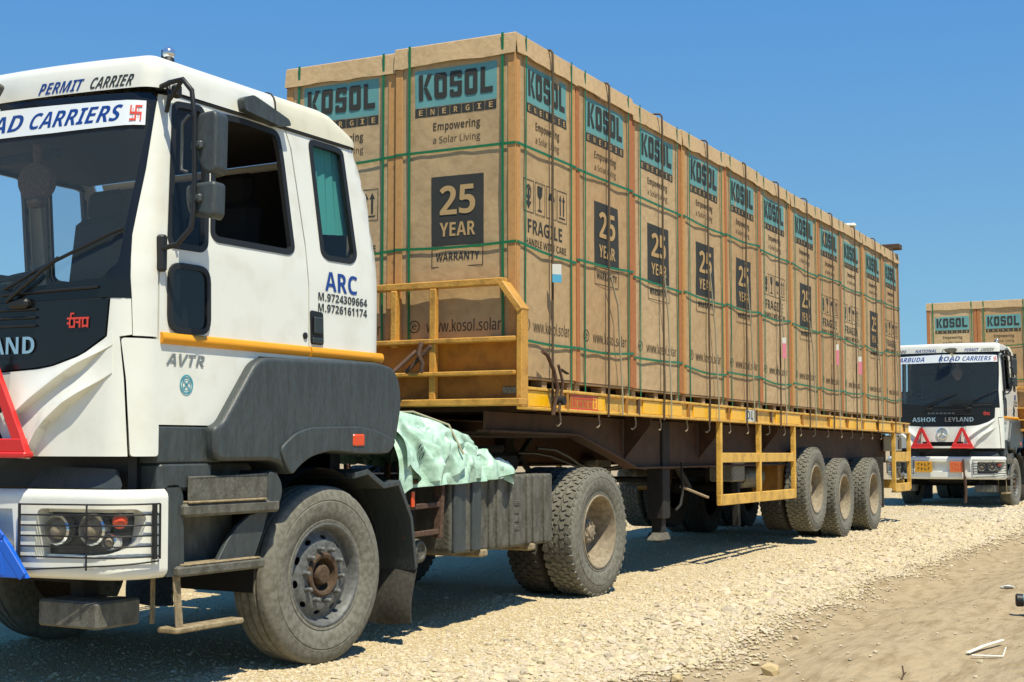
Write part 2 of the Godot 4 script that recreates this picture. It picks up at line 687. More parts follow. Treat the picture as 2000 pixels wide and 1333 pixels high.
func height(x: float, z: float) -> float:
	var h := -0.062 * smoothstep(-9.6, -7.4, z)
	h += bump.get_noise_2d(x * 0.55, z * 0.4) * 0.025
	h -= 0.05 * smoothstep(-3.1, -2.2, x + bump.get_noise_2d(x, z * 0.7) * 0.25)
	if x > -2.9:
		h += 0.026 * sin(x * 6.0 + bump.get_noise_2d(z * 0.25, 3.0) * 2.5) * smoothstep(-2.9, -2.2, x)
	# the wheels stand on the ground
	for p in [Vector2(-4.75, -6.83), Vector2(-4.7, -10.5), Vector2(-4.7, -18.4), Vector2(-4.7, -20.1), Vector2(-3.85, -30.0)]:
		var d := Vector2(x, z).distance_to(p)
		var want := -0.066 if p.y > -7.0 else -0.008
		h = lerpf(want, h, smoothstep(0.25, 0.9, d))
	return h


func grid_sheet(xs: Array, zs: Array, f: Callable) -> ArrayMesh:
	var v := PackedVector3Array()
	var n := PackedVector3Array()
	var ix := PackedInt32Array()
	var c := xs.size()
	for z in zs:
		for x in xs:
			v.append(f.call(x, z))
	for j in zs.size():
		for i in c:
			var a := v[j * c + mini(i + 1, c - 1)] - v[j * c + maxi(i - 1, 0)]
			var b := v[mini(j + 1, zs.size() - 1) * c + i] - v[maxi(j - 1, 0) * c + i]
			var q := b.cross(a).normalized()
			n.append(q if q.y > 0.0 else -q)
	for j in zs.size() - 1:
		for i in c - 1:
			var k := j * c + i
			# rows run away from the viewer (falling z), columns to the right
			ix.append_array([k, k + c + 1, k + 1, k, k + c, k + c + 1])
	var a2 := []
	a2.resize(Mesh.ARRAY_MAX)
	a2[Mesh.ARRAY_VERTEX] = v
	a2[Mesh.ARRAY_NORMAL] = n
	a2[Mesh.ARRAY_INDEX] = ix
	var m := ArrayMesh.new()
	m.add_surface_from_arrays(Mesh.PRIMITIVE_TRIANGLES, a2)
	return m


func edge_x(z: float) -> float:
	return -2.86 - 0.16 * smoothstep(-8.6, -6.8, z) + bump.get_noise_2d(z * 0.5, 11.0) * 0.16 + bump.get_noise_2d(z * 2.1, 5.0) * 0.10


func ground() -> void:
	var xs := [-900.0, -300.0, -90.0, -40.0, -20.0, -13.0]
	var x := -10.0
	while x < 0.6:
		xs.append(x)
		x += 0.1
	xs.append_array([2.0, 6.0, 15.0, 40.0, 120.0, 400.0, 900.0])
	var zs := [60.0, 20.0, 6.0, 0.0]
	var z := -3.0
	while z > -36.0:
		zs.append(z)
		z -= 0.11 if z > -18.0 else 0.22
	zs.append_array([-40.0, -46.0, -55.0, -70.0, -100.0, -160.0, -300.0, -600.0, -1400.0])
	var o := MeshInstance3D.new()
	o.name = "ground"
	o.mesh = grid_sheet(xs, zs, func(px: float, pz: float) -> Vector3:
		var k := clampf(1.0 - maxf(absf(px) - 12.0, maxf(-36.0 - pz, pz)) / 20.0, 0.0, 1.0)
		return Vector3(px, height(px, pz) * k - 0.004, pz))
	o.material_override = M.dirt
	add_child(o)
	tag(o, "bare tan dirt with faint vehicle tracks along the gravel", "ground", "", "structure")
	# the gravelled strip the trucks stand on
	var us := []
	for i in 61:
		us.append(float(i) / 60.0)
	var zr := []
	z = -2.0
	while z > -60.0:
		zr.append(z)
		z -= 0.12 if z > -20.0 else 0.4
	var g := MeshInstance3D.new()
	g.name = "gravel_road"
	g.mesh = grid_sheet(us, zr, func(u: float, pz: float) -> Vector3:
		var px := lerpf(-11.0, edge_x(pz), u)
		return Vector3(px, height(px, pz) + (0.004 if u < 0.99 else -0.004), pz))
	g.material_override = M.gravel
	add_child(g)
	tag(g, "strip of pale yellow crushed stone under the trucks", "road", "", "structure")
	# the stones themselves: one angular rock, turned and stretched
	var rock := mb()
	var t := (1.0 + sqrt(5.0)) / 2.0
	var iv := [Vector3(-1, t, 0), Vector3(1, t, 0), Vector3(-1, -t, 0), Vector3(1, -t, 0), Vector3(0, -1, t), Vector3(0, 1, t), Vector3(0, -1, -t), Vector3(0, 1, -t), Vector3(t, 0, -1), Vector3(t, 0, 1), Vector3(-t, 0, -1), Vector3(-t, 0, 1)]
	for i in 12:
		iv[i] = iv[i].normalized() * rng.randf_range(0.62, 1.25)
	for f in [[0, 11, 5], [0, 5, 1], [0, 1, 7], [0, 7, 10], [0, 10, 11], [1, 5, 9], [5, 11, 4], [11, 10, 2], [10, 7, 6], [7, 1, 8], [3, 9, 4], [3, 4, 2], [3, 2, 6], [3, 6, 8], [3, 8, 9], [4, 9, 5], [2, 4, 11], [6, 2, 10], [8, 6, 7], [9, 8, 1]]:
		var a: Vector3 = iv[f[0]]
		var b: Vector3 = iv[f[1]]
		var c: Vector3 = iv[f[2]]
		rock.face([a, b, c], a + b + c)
	var rm := rock.mesh()
	rock_mesh = rm
	var spots := []
	var tries := 0
	while spots.size() < 150000 and tries < 600000:
		tries += 1
		var q := rng.randf()
		var pz := -4.2 - 31.0 * pow(q, 1.5)
		var px := rng.randf_range(-8.6, -2.2)
		var ed := edge_x(pz)
		if px < -5.2 and rng.randf() < 0.72:
			continue
		if px > ed and rng.randf() < 0.012:
			spots.append(Vector2(px + rng.randf() * 1.6, pz))
			continue
		if px > ed:
			if rng.randf() > exp(-(px - ed) / 0.10):
				continue
		spots.append(Vector2(px, pz))
	var mm := MultiMesh.new()
	mm.transform_format = MultiMesh.TRANSFORM_3D
	mm.use_colors = true
	mm.mesh = rm
	mm.instance_count = spots.size()
	for i in spots.size():
		var p: Vector2 = spots[i]
		var near_edge := exp(-absf(p.x - edge_x(p.y) + 0.5) / 0.6)
		var s := rng.randf_range(0.0048, 0.0112) * (1.0 + 1.1 * near_edge)
		if rng.randf() < 0.06 * (0.4 + near_edge):
			s *= rng.randf_range(1.5, 2.2)
		if p.y < -18.0:
			s *= 1.35
		var bs := Basis.from_euler(Vector3(rng.randf() * TAU, rng.randf() * TAU, rng.randf() * TAU))
		bs = bs.scaled(Vector3(s * rng.randf_range(0.8, 1.5), s * rng.randf_range(0.5, 0.85), s * rng.randf_range(0.8, 1.4)))
		mm.set_instance_transform(i, Transform3D(bs, Vector3(p.x, height(p.x, p.y) + s * 0.28, p.y)))
		var v := rng.randf_range(0.86, 1.10)
		if rng.randf() < 0.10:
			v *= 0.78
		mm.set_instance_color(i, Color(0.62 * v, 0.525 * v * rng.randf_range(0.97, 1.02), 0.35 * v * rng.randf_range(0.88, 1.1)))
	var st := MultiMeshInstance3D.new()
	st.name = "gravel_stones"
	st.multimesh = mm
	st.material_override = M.stone
	add_child(st)
	tag(st, "loose pale yellow crushed stones covering the road", "gravel", "", "stuff")


var rock_mesh: ArrayMesh


# ---------------------------------------------------------------- crates
const SEAMS := [-8.96, -10.016, -11.215, -12.48, -13.73, -14.97, -16.20, -17.43, -18.66, -19.92, -21.2, -22.40]


func rail_top(z: float) -> float:
	return 1.655 - (-9.05 - z) * 0.0054


func kosol(b: MB, a: Vector2, c: Vector2, f: Callable, out: Vector3, off: float) -> void:
	# five stencil-like block capitals in a box a..c
	var w := (c.x - a.x) / 5.0
	var h := c.y - a.y
	var s := w * 0.26
	var q := func(i: int, p: Array) -> void:
		var r := []
		for k in range(0, p.size(), 2):
			r.append(Vector2(a.x + w * i + p[k] * w, a.y + p[k + 1] * h))
		patch(b, r, f, out, off)
	q.call(0, [0.04, 0, 0.32, 0, 0.32, 1, 0.04, 1])
	q.call(0, [0.36, 0.52, 0.62, 1, 0.92, 1, 0.58, 0.52])
	q.call(0, [0.36, 0.48, 0.58, 0.48, 0.94, 0, 0.63, 0])
	for i in [1, 3]:
		q.call(i, [0.06, 0.1, 0.35, 0.1, 0.35, 0.9, 0.06, 0.9])
		q.call(i, [0.60, 0.1, 0.89, 0.1, 0.89, 0.9, 0.60, 0.9])
		q.call(i, [0.06, 0.9, 0.89, 0.9, 0.78, 1, 0.17, 1])
		q.call(i, [0.06, 0.1, 0.17, 0, 0.78, 0, 0.89, 0.1])
		q.call(i, [0.35, 0.76, 0.60, 0.76, 0.60, 0.9, 0.35, 0.9])
		q.call(i, [0.35, 0.1, 0.60, 0.1, 0.60, 0.24, 0.35, 0.24])
	q.call(2, [0.08, 0.8, 0.88, 0.8, 0.88, 0.92, 0.78, 1, 0.16, 1, 0.08, 0.9])
	q.call(2, [0.08, 0.42, 0.36, 0.42, 0.36, 0.8, 0.08, 0.8])
	q.call(2, [0.36, 0.42, 0.88, 0.42, 0.88, 0.6, 0.36, 0.6])
	q.call(2, [0.60, 0.2, 0.88, 0.2, 0.88, 0.42, 0.60, 0.42])
	q.call(2, [0.08, 0.08, 0.16, 0, 0.8, 0, 0.88, 0.1, 0.88, 0.2, 0.08, 0.2])
	q.call(2, [0.60, 0.72, 0.88, 0.72, 0.88, 0.8, 0.60, 0.8])
	q.call(2, [0.08, 0.2, 0.34, 0.2, 0.34, 0.3, 0.08, 0.3])
	q.call(4, [0.08, 0, 0.38, 0, 0.38, 1, 0.08, 1])
	q.call(4, [0.38, 0, 0.90, 0, 0.90, 0.22, 0.38, 0.22])


func ring(b: MB, c: Vector2, r: float, t: float, f: Callable, out: Vector3, off: float, sx := 1.0) -> void:
	for i in 20:
		var a0 := TAU * i / 20
		var a1 := TAU * (i + 1) / 20
		var e0 := Vector2(cos(a0) * sx, sin(a0))
		var e1 := Vector2(cos(a1) * sx, sin(a1))
		patch(b, [c + e0 * r, c + e1 * r, c + e1 * (r - t), c + e0 * (r - t)], f, out, off)


func outline_box(b: MB, a: Vector2, c: Vector2, t: float, f: Callable, out: Vector3, off: float) -> void:
	patch(b, [a, Vector2(c.x, a.y), Vector2(c.x, a.y + t), Vector2(a.x, a.y + t)], f, out, off)
	patch(b, [Vector2(a.x, c.y - t), Vector2(c.x, c.y - t), c, Vector2(a.x, c.y)], f, out, off)
	patch(b, [Vector2(a.x, a.y + t), Vector2(a.x + t, a.y + t), Vector2(a.x + t, c.y - t), Vector2(a.x, c.y - t)], f, out, off)
	patch(b, [Vector2(c.x - t, a.y + t), Vector2(c.x, a.y + t), Vector2(c.x, c.y - t), Vector2(c.x - t, c.y - t)], f, out, off)


# one printed face: w wide, f maps (from the left edge, from the bottom) to a point
func crate_print(root: Node3D, w: float, f: Callable, out: Vector3, fragile: bool, ctr: Vector3) -> void:
	var k := w / 1.04
	var teal := mb()
	teal.sheet(f, P([0.17 * k, 2.07, 0.885 * k, 2.07, 0.885 * k, 2.36, 0.17 * k, 2.36]), [], Vector2(0.12, 0.1), 0.0, 0.0012, ctr)
	part("header_panel", teal, M.print_teal, root)
	var head := mb()
	kosol(head, Vector2(0.20 * k, 2.125), Vector2(0.865 * k, 2.325), f, out, 0.005)
	part("header_lettering", head, M.print_dark, root)
	for i in 7:
		var sq := mb()
		var a := (0.17 + i * 0.1022) * k
		patch(sq, [Vector2(a, 1.995), Vector2(a + 0.098 * k, 1.995), Vector2(a + 0.098 * k, 2.065), Vector2(a, 2.065)], f, out, 0.0016)
		var sqp := part("letter_square", sq, M.print_dark, root)
		var le := mb()
		write(le, "ENERGIE"[i], true, Vector2(a + 0.034 * k, 2.008), Vector2(a + 0.068 * k, 2.052), f, out, 0.0034)
		part("letter", le, M.print_tan, sqp)
	var slogan := mb()
	write(slogan, "Empowering", true, Vector2(0.33 * k, 1.86), Vector2(0.74 * k, 1.945), f, out, 0.0022)
	write(slogan, "a Solar Living", false, Vector2(0.33 * k, 1.765), Vector2(0.74 * k, 1.835), f, out, 0.0022)
	part("slogan", slogan, M.print_brown, root)
	if fragile:
		for i in 4:
			var a := (0.13 + i * 0.195) * k
			var c := Vector2(a + 0.0875 * k, 1.36)
			var dark := mb()
			outline_box(dark, Vector2(a, 1.235), Vector2(a + 0.175 * k, 1.485), 0.006, f, out, 0.002)
			var pt := func(p: Array) -> void:
				var r := []
				for j in range(0, p.size(), 2):
					r.append(c + Vector2(p[j] * k, p[j + 1]))
				patch(dark, r, f, out, 0.002)
			if i == 0:
				ring(dark, c + Vector2(0, 0.03), 0.058, 0.018, f, out, 0.002, 0.8)
				pt.call([-0.016, 0.06, 0.016, 0.06, 0.016, -0.04, -0.016, -0.04])
				pt.call([-0.05, -0.04, 0.05, -0.04, 0.0, -0.1])
			elif i == 1:
				pt.call([-0.045, 0.1, 0.045, 0.1, 0.04, 0.03, -0.04, 0.03])
				pt.call([-0.04, 0.03, 0.04, 0.03, 0.0, -0.01])
				pt.call([-0.008, 0.0, 0.008, 0.0, 0.008, -0.08, -0.008, -0.08])
				pt.call([-0.035, -0.08, 0.035, -0.08, 0.035, -0.095, -0.035, -0.095])
			elif i == 2:
				pt.call([-0.06, 0.02, -0.05, 0.055, -0.025, 0.075, 0.025, 0.075, 0.05, 0.055, 0.06, 0.02])
				pt.call([-0.006, 0.02, 0.006, 0.02, 0.006, -0.07, -0.006, -0.07])
				pt.call([0.006, -0.07, 0.03, -0.07, 0.03, -0.055, 0.006, -0.055])
			else:
				for s in [-0.03, 0.03]:
					pt.call([s - 0.01, -0.07, s + 0.01, -0.07, s + 0.01, 0.05, s - 0.01, 0.05])
					pt.call([s - 0.026, 0.045, s + 0.026, 0.045, s, 0.095])
				pt.call([-0.06, -0.095, 0.06, -0.095, 0.06, -0.085, -0.06, -0.085])
			part("handling_symbol", dark, M.print_dark, root)
		var fr := mb()
		write(fr, "FRAGILE", true, Vector2(0.2 * k, 1.08), Vector2(0.8 * k, 1.185), f, out, 0.0022)
		part("warning_lettering", fr, M.print_dark, root)
		var hc := mb()
		write(hc, "HANDLE WITH CARE", true, Vector2(0.16 * k, 0.985), Vector2(0.87 * k, 1.04), f, out, 0.0022)
		part("warning_lettering", hc, M.print_brown, root)
	else:
		var yp := mb()
		yp.sheet(f, P([0.32 * k, 0.99, 0.77 * k, 0.99, 0.77 * k, 1.52, 0.32 * k, 1.52]), [], Vector2(0.12, 0.12), 0.0, 0.0014, ctr)
		var ypp := part("year_panel", yp, M.print_dark, root)
		var n25 := mb()
		write(n25, "25", true, Vector2(0.395 * k, 1.225), Vector2(0.70 * k, 1.445), f, out, 0.0055)
		part("number", n25, M.print_tan, ypp)
		var yr := mb()
		write(yr, "YEAR", true, Vector2(0.395 * k, 1.06), Vector2(0.70 * k, 1.165), f, out, 0.0045)
		part("word", yr, M.print_tan, ypp)
		var wb := mb()
		outline_box(wb, Vector2(0.322 * k, 0.825), Vector2(0.768 * k, 0.975), 0.007, f, out, 0.003)
		part("warranty_box", wb, M.print_brown, root)
		var ww := mb()
		write(ww, "WARRANTY", true, Vector2(0.36 * k, 0.875), Vector2(0.735 * k, 0.935), f, out, 0.0025)
		part("warranty_lettering", ww, M.print_dark, root)
	var web := mb()
	write(web, "www.kosol.solar", false, Vector2(0.28 * k, 0.335), Vector2(0.92 * k, 0.43), f, out, 0.0025)
	part("web_address", web, M.print_brown, root)
	var rg := mb()
	ring(rg, Vector2(0.17 * k, 0.385), 0.048, 0.008, f, out, 0.0025, k)
	write(rg, "e", false, Vector2(0.15 * k, 0.365), Vector2(0.19 * k, 0.405), f, out, 0.0025)
	part("round_symbol", rg, M.print_brown, root)


func crate(label: String, x0: float, x1: float, z0: float, z1: float, front: bool, fragile: bool, sd: int, side := true) -> Node3D:
	# x0..x1 across, z0 front face, z1 back face
	var wx := x1 - x0
	var wz := z0 - z1
	var yb := rail_top((z0 + z1) * 0.5) + 0.08
	var hh := 4.27 - yb + (0.012 * sin(sd * 2.3))
	var t := thing("cardboard_crate", label, "crate", Vector3((x0 + x1) / 2, yb - 0.11, (z0 + z1) / 2), Vector3(0, 0.004 * sin(sd * 1.7), 0.0025 * sin(sd * 3.1)), "tall cardboard crates strapped on the trailers")
	var hx := wx / 2
	var hz := wz / 2
	var y0 := 0.11
	var dn := func(a: float, b: float, w: float) -> float:
		var e := smoothstep(0.0, 0.12, minf(minf(a, w - a), minf(b + 0.05, hh - b)))
		return (bump.get_noise_3d(a * 1.6 + sd * 7.3, b * 1.1, sd * 1.9) * 0.011 + bump.get_noise_3d(a * 5.0, b * 3.2 + sd * 3.0, 4.0) * 0.003) * e
	var ff := func(p: Vector2) -> Vector3: return Vector3(-hx + p.x, y0 + p.y, hz + dn.call(p.x, p.y, wx))
	var sf := func(p: Vector2) -> Vector3: return Vector3(hx + dn.call(p.x + 5.0, p.y, wz + 5.0) * smoothstep(0.0, 0.12, minf(p.x, wz - p.x)), y0 + p.y, hz - p.x)
	var b := mb()
	var ctr := Vector3(0, 1.3, 0)
	b.sheet(ff, P([0, 0, wx, 0, wx, hh, 0, hh]), [], Vector2(0.075, 0.1), 0.0, 0.0, ctr)
	b.sheet(sf, P([0, 0, wz, 0, wz, hh, 0, hh]), [], Vector2(0.075, 0.1), 0.0, 0.0, ctr)
	b.face([Vector3(-hx, y0, hz), Vector3(-hx, y0 + hh, hz), Vector3(-hx, y0 + hh, -hz), Vector3(-hx, y0, -hz)], Vector3.LEFT)
	b.face([Vector3(-hx, y0, -hz), Vector3(hx, y0, -hz), Vector3(hx, y0 + hh, -hz), Vector3(-hx, y0 + hh, -hz)], Vector3.FORWARD)
	b.face([Vector3(-hx, y0, -hz), Vector3(hx, y0, -hz), Vector3(hx, y0, hz), Vector3(-hx, y0, hz)], Vector3.DOWN)
	part("carton", b, [M.cardboard, M.cardboard_warm, M.cardboard_pale][(sd * 7 / 2) % 3], t)
	# the telescoping lid, its skirt a little wavy
	var l := mb()
	var lx := hx + 0.011
	var lz := hz + 0.011
	var lf := func(p: Vector2) -> Vector3: return Vector3(p.x, y0 + hh - 0.15 + p.y * 0.16 + bump.get_noise_2d(p.x * 2.2 + sd, 2.0) * 0.02 * (1.0 - p.y), lz + 0.016 * (1.0 - p.y) + bump.get_noise_2d(p.x * 2.6, sd + 0.5) * 0.010 * (1.0 - p.y))
	var ls := func(p: Vector2) -> Vector3: return Vector3(lx + 0.016 * (1.0 - p.y) + bump.get_noise_2d(p.x * 2.6, sd + 9.5) * 0.010 * (1.0 - p.y), y0 + hh - 0.15 + p.y * 0.16 + bump.get_noise_2d(p.x * 2.2 - sd, 6.0) * 0.02 * (1.0 - p.y), -p.x)
	l.sheet(lf, P([-lx, 0, lx, 0, lx, 0.95, -lx, 0.95]), [], Vector2(0.08, 0.3), 0.006, 0.0, ctr)
	l.sheet(ls, P([-lz, 0, lz, 0, lz, 0.95, -lz, 0.95]), [], Vector2(0.08, 0.3), 0.006, 0.0, ctr)
	var yt := y0 + hh + 0.01
	l.face([Vector3(-lx, yt - 0.008, lz), Vector3(lx, yt - 0.008, lz), Vector3(lx - 0.008, yt, lz - 0.008), Vector3(-lx + 0.008, yt, lz - 0.008)], Vector3(0, 1, 1))
	l.face([Vector3(lx, yt - 0.008, lz), Vector3(lx, yt - 0.008, -lz), Vector3(lx - 0.008, yt, -lz + 0.008), Vector3(lx - 0.008, yt, lz - 0.008)], Vector3(1, 1, 0))
	l.face([Vector3(-lx + 0.008, yt, lz - 0.008), Vector3(lx - 0.008, yt, lz - 0.008), Vector3(lx - 0.008, yt, -lz + 0.008), Vector3(-lx + 0.008, yt, -lz + 0.008)], Vector3.UP)
	l.face([Vector3(-lx, yt - 0.16, lz), Vector3(-lx, yt - 0.008, lz), Vector3(-lx, yt - 0.008, -lz), Vector3(-lx, yt - 0.16, -lz)], Vector3.LEFT)
	l.face([Vector3(-lx, yt - 0.16, -lz), Vector3(-lx, yt - 0.008, -lz), Vector3(lx, yt - 0.008, -lz), Vector3(lx, yt - 0.16, -lz)], Vector3.FORWARD)
	part("lid", l, M.cardboard_lid, t)
	# corner boards
	var bm: Material = M.edge_board if sd % 3 != 1 else M.edge_board_pale
	for c in [[1, 1], [-1, 1], [1, -1], [-1, -1]]:
		var e := mb()
		var q := Vector3(c[0] * (hx + 0.004), y0 + (hh - 0.15) / 2 - 0.005, c[1] * (hz + 0.004))
		e.box(q + Vector3(-c[0] * 0.032, 0, c[1] * 0.002), Vector3(0.066, hh - 0.155, 0.007), 0.003)
		e.box(q + Vector3(c[0] * 0.002, 0, -c[1] * 0.0335), Vector3(0.007, hh - 0.155, 0.062), 0.003)
		part("corner_board", e, bm, t)
	if front:
		crate_print(t, wx, ff, Vector3(0, 0, 1), sd % 2 == 0, ctr)
	if side:
		crate_print(t, wz, sf, Vector3(1, 0, 0), fragile, ctr)
	# green packing straps
	for k in [0.125, 0.905]:
		if front:
			var s1 := mb()
			s1.bar(Vector3(-hx + k * wx, y0 - 0.1, hz + 0.014), Vector3(-hx + k * wx, yt + 0.002, hz + 0.024), 0.02, 0.003, 0.0, Vector3(0, 0, 1))
			part("strap", s1, M.green_strap, t)
		var s2 := mb()
		s2.bar(Vector3(hx + 0.012, y0 - 0.1, hz - k * wz), Vector3(hx + 0.024, yt + 0.002, hz - k * wz), 0.018, 0.003, 0.0, Vector3(1, 0, 0))
		part("strap", s2, M.green_strap, t)
	var rr := RandomNumberGenerator.new()
	rr.seed = 100 + sd
	for lv in [1.72, 0.985, 0.27]:
		var s3 := mb()
		var droop := rr.randf_range(0.0, 0.035)
		var tilt := rr.randf_range(-0.04, 0.03)
		var pts := []
		if front:
			for i in 9:
				var u := float(i) / 8
				pts.append(Vector3(lerpf(-hx, hx + 0.008, u), y0 + lv - droop * sin(u * PI), hz + 0.014))
		for i in 9:
			var u := float(i) / 8
			pts.append(Vector3(hx + 0.015, y0 + lv + tilt * u - droop * sin(u * PI), lerpf(hz + 0.008, -hz, u)))
		for i in pts.size() - 1:
			if pts[i].distance_to(pts[i + 1]) > 0.03:
				s3.bar(pts[i], pts[i + 1], 0.003, 0.02, 0.0)
		part("strap", s3, M.green_strap, t)
	# the pallet under it
	for i in 3:
		var r := mb()
		r.box(Vector3(0, 0.012, hz - 0.06 - i * (wz - 0.12) / 2), Vector3(wx - 0.02, 0.02, 0.1), 0.003)
		part("pallet_runner", r, M.wood, t)
		for j in 3:
			var p := mb()
			p.box(Vector3((j - 1) * (hx - 0.07), 0.055, hz - 0.06 - i * (wz - 0.12) / 2), Vector3(0.1, 0.066, 0.085), 0.004)
			part("pallet_block", p, M.wood, t)
	var top := mb()
	top.box(Vector3(0, 0.099, 0), Vector3(wx - 0.01, 0.02, wz - 0.01), 0.003)
	part("pallet_deck", top, M.wood, t)
	return t


func cargo() -> void:
	var what := [
		"front right crate at the corner, nearest to the camera, with fragile symbols on its side",
		"second crate along the side, first one with a black 25 YEAR panel",
		"third crate along the trailer side with 25 YEAR panel",
		"fourth crate along the trailer side, above the landing leg, with 25 YEAR panel",
		"fifth crate along the trailer side, above the front edge of the yellow guard",
		"sixth crate along the side with fragile print and a pink tag on its rope",
		"seventh crate along the side, a 25 YEAR one between two fragile ones",
		"eighth crate along the side, fragile print and a slim pink tag",
		"ninth crate along the side with a white and pink tag on its rope",
		"tenth crate along the side, last one with a 25 YEAR panel",
		"last crate at the rear end of the trailer beside the distant truck"]
	var fr := [true, false, false, false, false, true, false, true, true, false, true]
	for i in 11:
		var gap := 0.02 + 0.012 * (i % 3)
		var inn := 0.015 * sin(i * 2.1)
		crate(what[i], -5.64, -4.605 + minf(0.0, inn), SEAMS[i] + (0.0 if i == 0 else -gap * 0.5), SEAMS[i + 1] + gap * 0.5, i == 0, fr[i], i * 2 + 1)
	crate("front left crate partly hidden behind the white cab roof", -6.70, -5.665, -8.98, -10.0, true, false, 40, false)
	# the load of the distant truck
	var dz := -30.55
	crate("left crate above the distant white cab", -5.69, -4.665, dz, dz - 1.05, true, true, 41, false)
	crate("right crate above the distant white cab, cut by the photo edge", -4.645, -3.62, dz, dz - 1.05, true, true, 45)
	# lashing ropes over each row
	var of := ["the nearest crate", "the second crate", "the third crate", "the fourth crate", "the fifth crate", "the sixth crate", "the seventh crate", "the eighth crate", "the ninth crate", "the tenth crate", "the last crate"]
	for i in 11:
		var zc: float = (SEAMS[i] + SEAMS[i + 1]) / 2 - (0.0 if i else 0.02)
		var r := mb()
		var x := -4.565
		var yr := rail_top(zc)
		var lean := 0.03 * sin(i * 1.9)
		r.tube([Vector3(-6.7, 4.291, zc), Vector3(-4.62, 4.291, zc), Vector3(x - 0.012, 4.284, zc), Vector3(x + 0.004, 4.26, zc), Vector3(x + 0.006, 4.14, zc), Vector3(x, 3.0, zc + lean * 0.4), Vector3(x, yr + 0.02, zc + lean), Vector3(x - 0.005, yr - 0.19, zc + lean)], 0.0115, 6, 0.8)
		var o := thing("lashing_rope", "dark lashing rope running over the top and down the side of %s" % of[i], "rope", Vector3.ZERO, Vector3.ZERO, "lashing ropes over the crates")
		part("rope_line", r, M.rope, o)
		if i > 0:
			var s := mb()
			var zk: float = zc - 0.16 - 0.1 * rng.randf()
			s.tube([Vector3(x + 0.012, 3.0 - rng.randf() * 0.5, zc + lean * 0.3), Vector3(x + 0.015, 2.4, lerpf(zc, zk, 0.6)), Vector3(x + 0.012, yr, zk), Vector3(x + 0.012, yr - 0.17, zk)], 0.008, 5)
			part("tail_line", s, M.pale_rope, o)
	# the ratchet that tightens the first rope
	var rt := thing("ratchet_buckle", "steel ratchet buckle on the first lashing, standing on the yellow rail", "ratchet", Vector3(-4.53, 1.5, -9.5))
	var h := mb()
	h.tube([Vector3(0, -0.05, 0.06), Vector3(0.01, 0.16, 0.0), Vector3(0.01, 0.29, 0.07), Vector3(0.0, 0.40, 0.16), Vector3(0, 0.42, 0.24)], 0.016, 8)
	h.tube([Vector3(0.03, -0.02, 0.02), Vector3(0.03, 0.2, -0.05), Vector3(0.03, 0.33, 0.03)], 0.012, 8)
	part("handle", h, M.rusty, rt)
	var dr := mb()
	dr.tube([Vector3(-0.03, 0.06, -0.02), Vector3(0.06, 0.06, -0.02)], 0.035, 12)
	dr.bar(Vector3(0.02, 0.30, -0.03), Vector3(0.02, 0.27, -0.16), 0.03, 0.012)
	part("drum", dr, M.chassis, rt)
	# paper tags tied to ropes
	for a in [[0, 2.46, 2.60, 0.075, "paper_white", "white tag with blue lower half on the rope of the nearest crate"], [5, 2.22, 2.46, 0.05, "paper_pink", "pink tag with a white top on the sixth crate's rope"], [7, 2.27, 2.54, 0.04, "paper_pink", "slim pink tag on the rope of the eighth crate"], [8, 2.20, 2.45, 0.055, "paper_white", "white and pink tag on the rope of the ninth crate"]]:
		var zc: float = (SEAMS[a[0]] + SEAMS[a[0] + 1]) / 2 + (0.02 if a[0] == 0 else 0.03)
		var t := thing("paper_tag", a[5], "tag", Vector3(-4.51, a[1], zc), Vector3.ZERO, "paper tags tied to the ropes")
		var hh: float = a[2] - a[1]
		var up := mb()
		var sp: float = 0.44 if a[0] == 0 else 0.72
		up.box(Vector3(0, hh * (sp + 1.0) / 2.0, 0), Vector3(0.004, hh * (1.0 - sp), a[3]), 0.001, Basis(Vector3.UP, -0.75))
		part("upper_sheet", up, M.paper_white, t)
		var lo := mb()
		lo.box(Vector3(0.001, hh * sp / 2.0, 0), Vector3(0.004, hh * sp, a[3]), 0.001, Basis(Vector3.UP, -0.8))
		part("lower_sheet", lo, M.paper_blue if a[0] == 0 else M.paper_pink, t)
	# things lying on the load
	var pl := mb()
	pl.box(Vector3(0.0, 0.04, 0), Vector3(2.4, 0.08, 0.22), 0.008)
	var po := part("wooden_plank", pl, M.dark_wood, self)
	po.position = Vector3(-5.72, 4.33, -22.2)
	tag(po, "dark wooden plank lying across the top of the last crates", "plank")
	var sk := mb()
	for i in 3:
		sk.box(Vector3(0.05 * i, 0.05, 0.06 * i), Vector3(0.14 - 0.02 * i, 0.10 - 0.015 * i, 0.16), 0.03, Basis(Vector3.UP, 0.5 * i))
	var so := part("white_bag", sk, M.white_plastic, self)
	so.position = Vector3(-4.75, 4.28, -19.6)
	tag(so, "small crumpled white bag on top of the ninth crate", "bag")


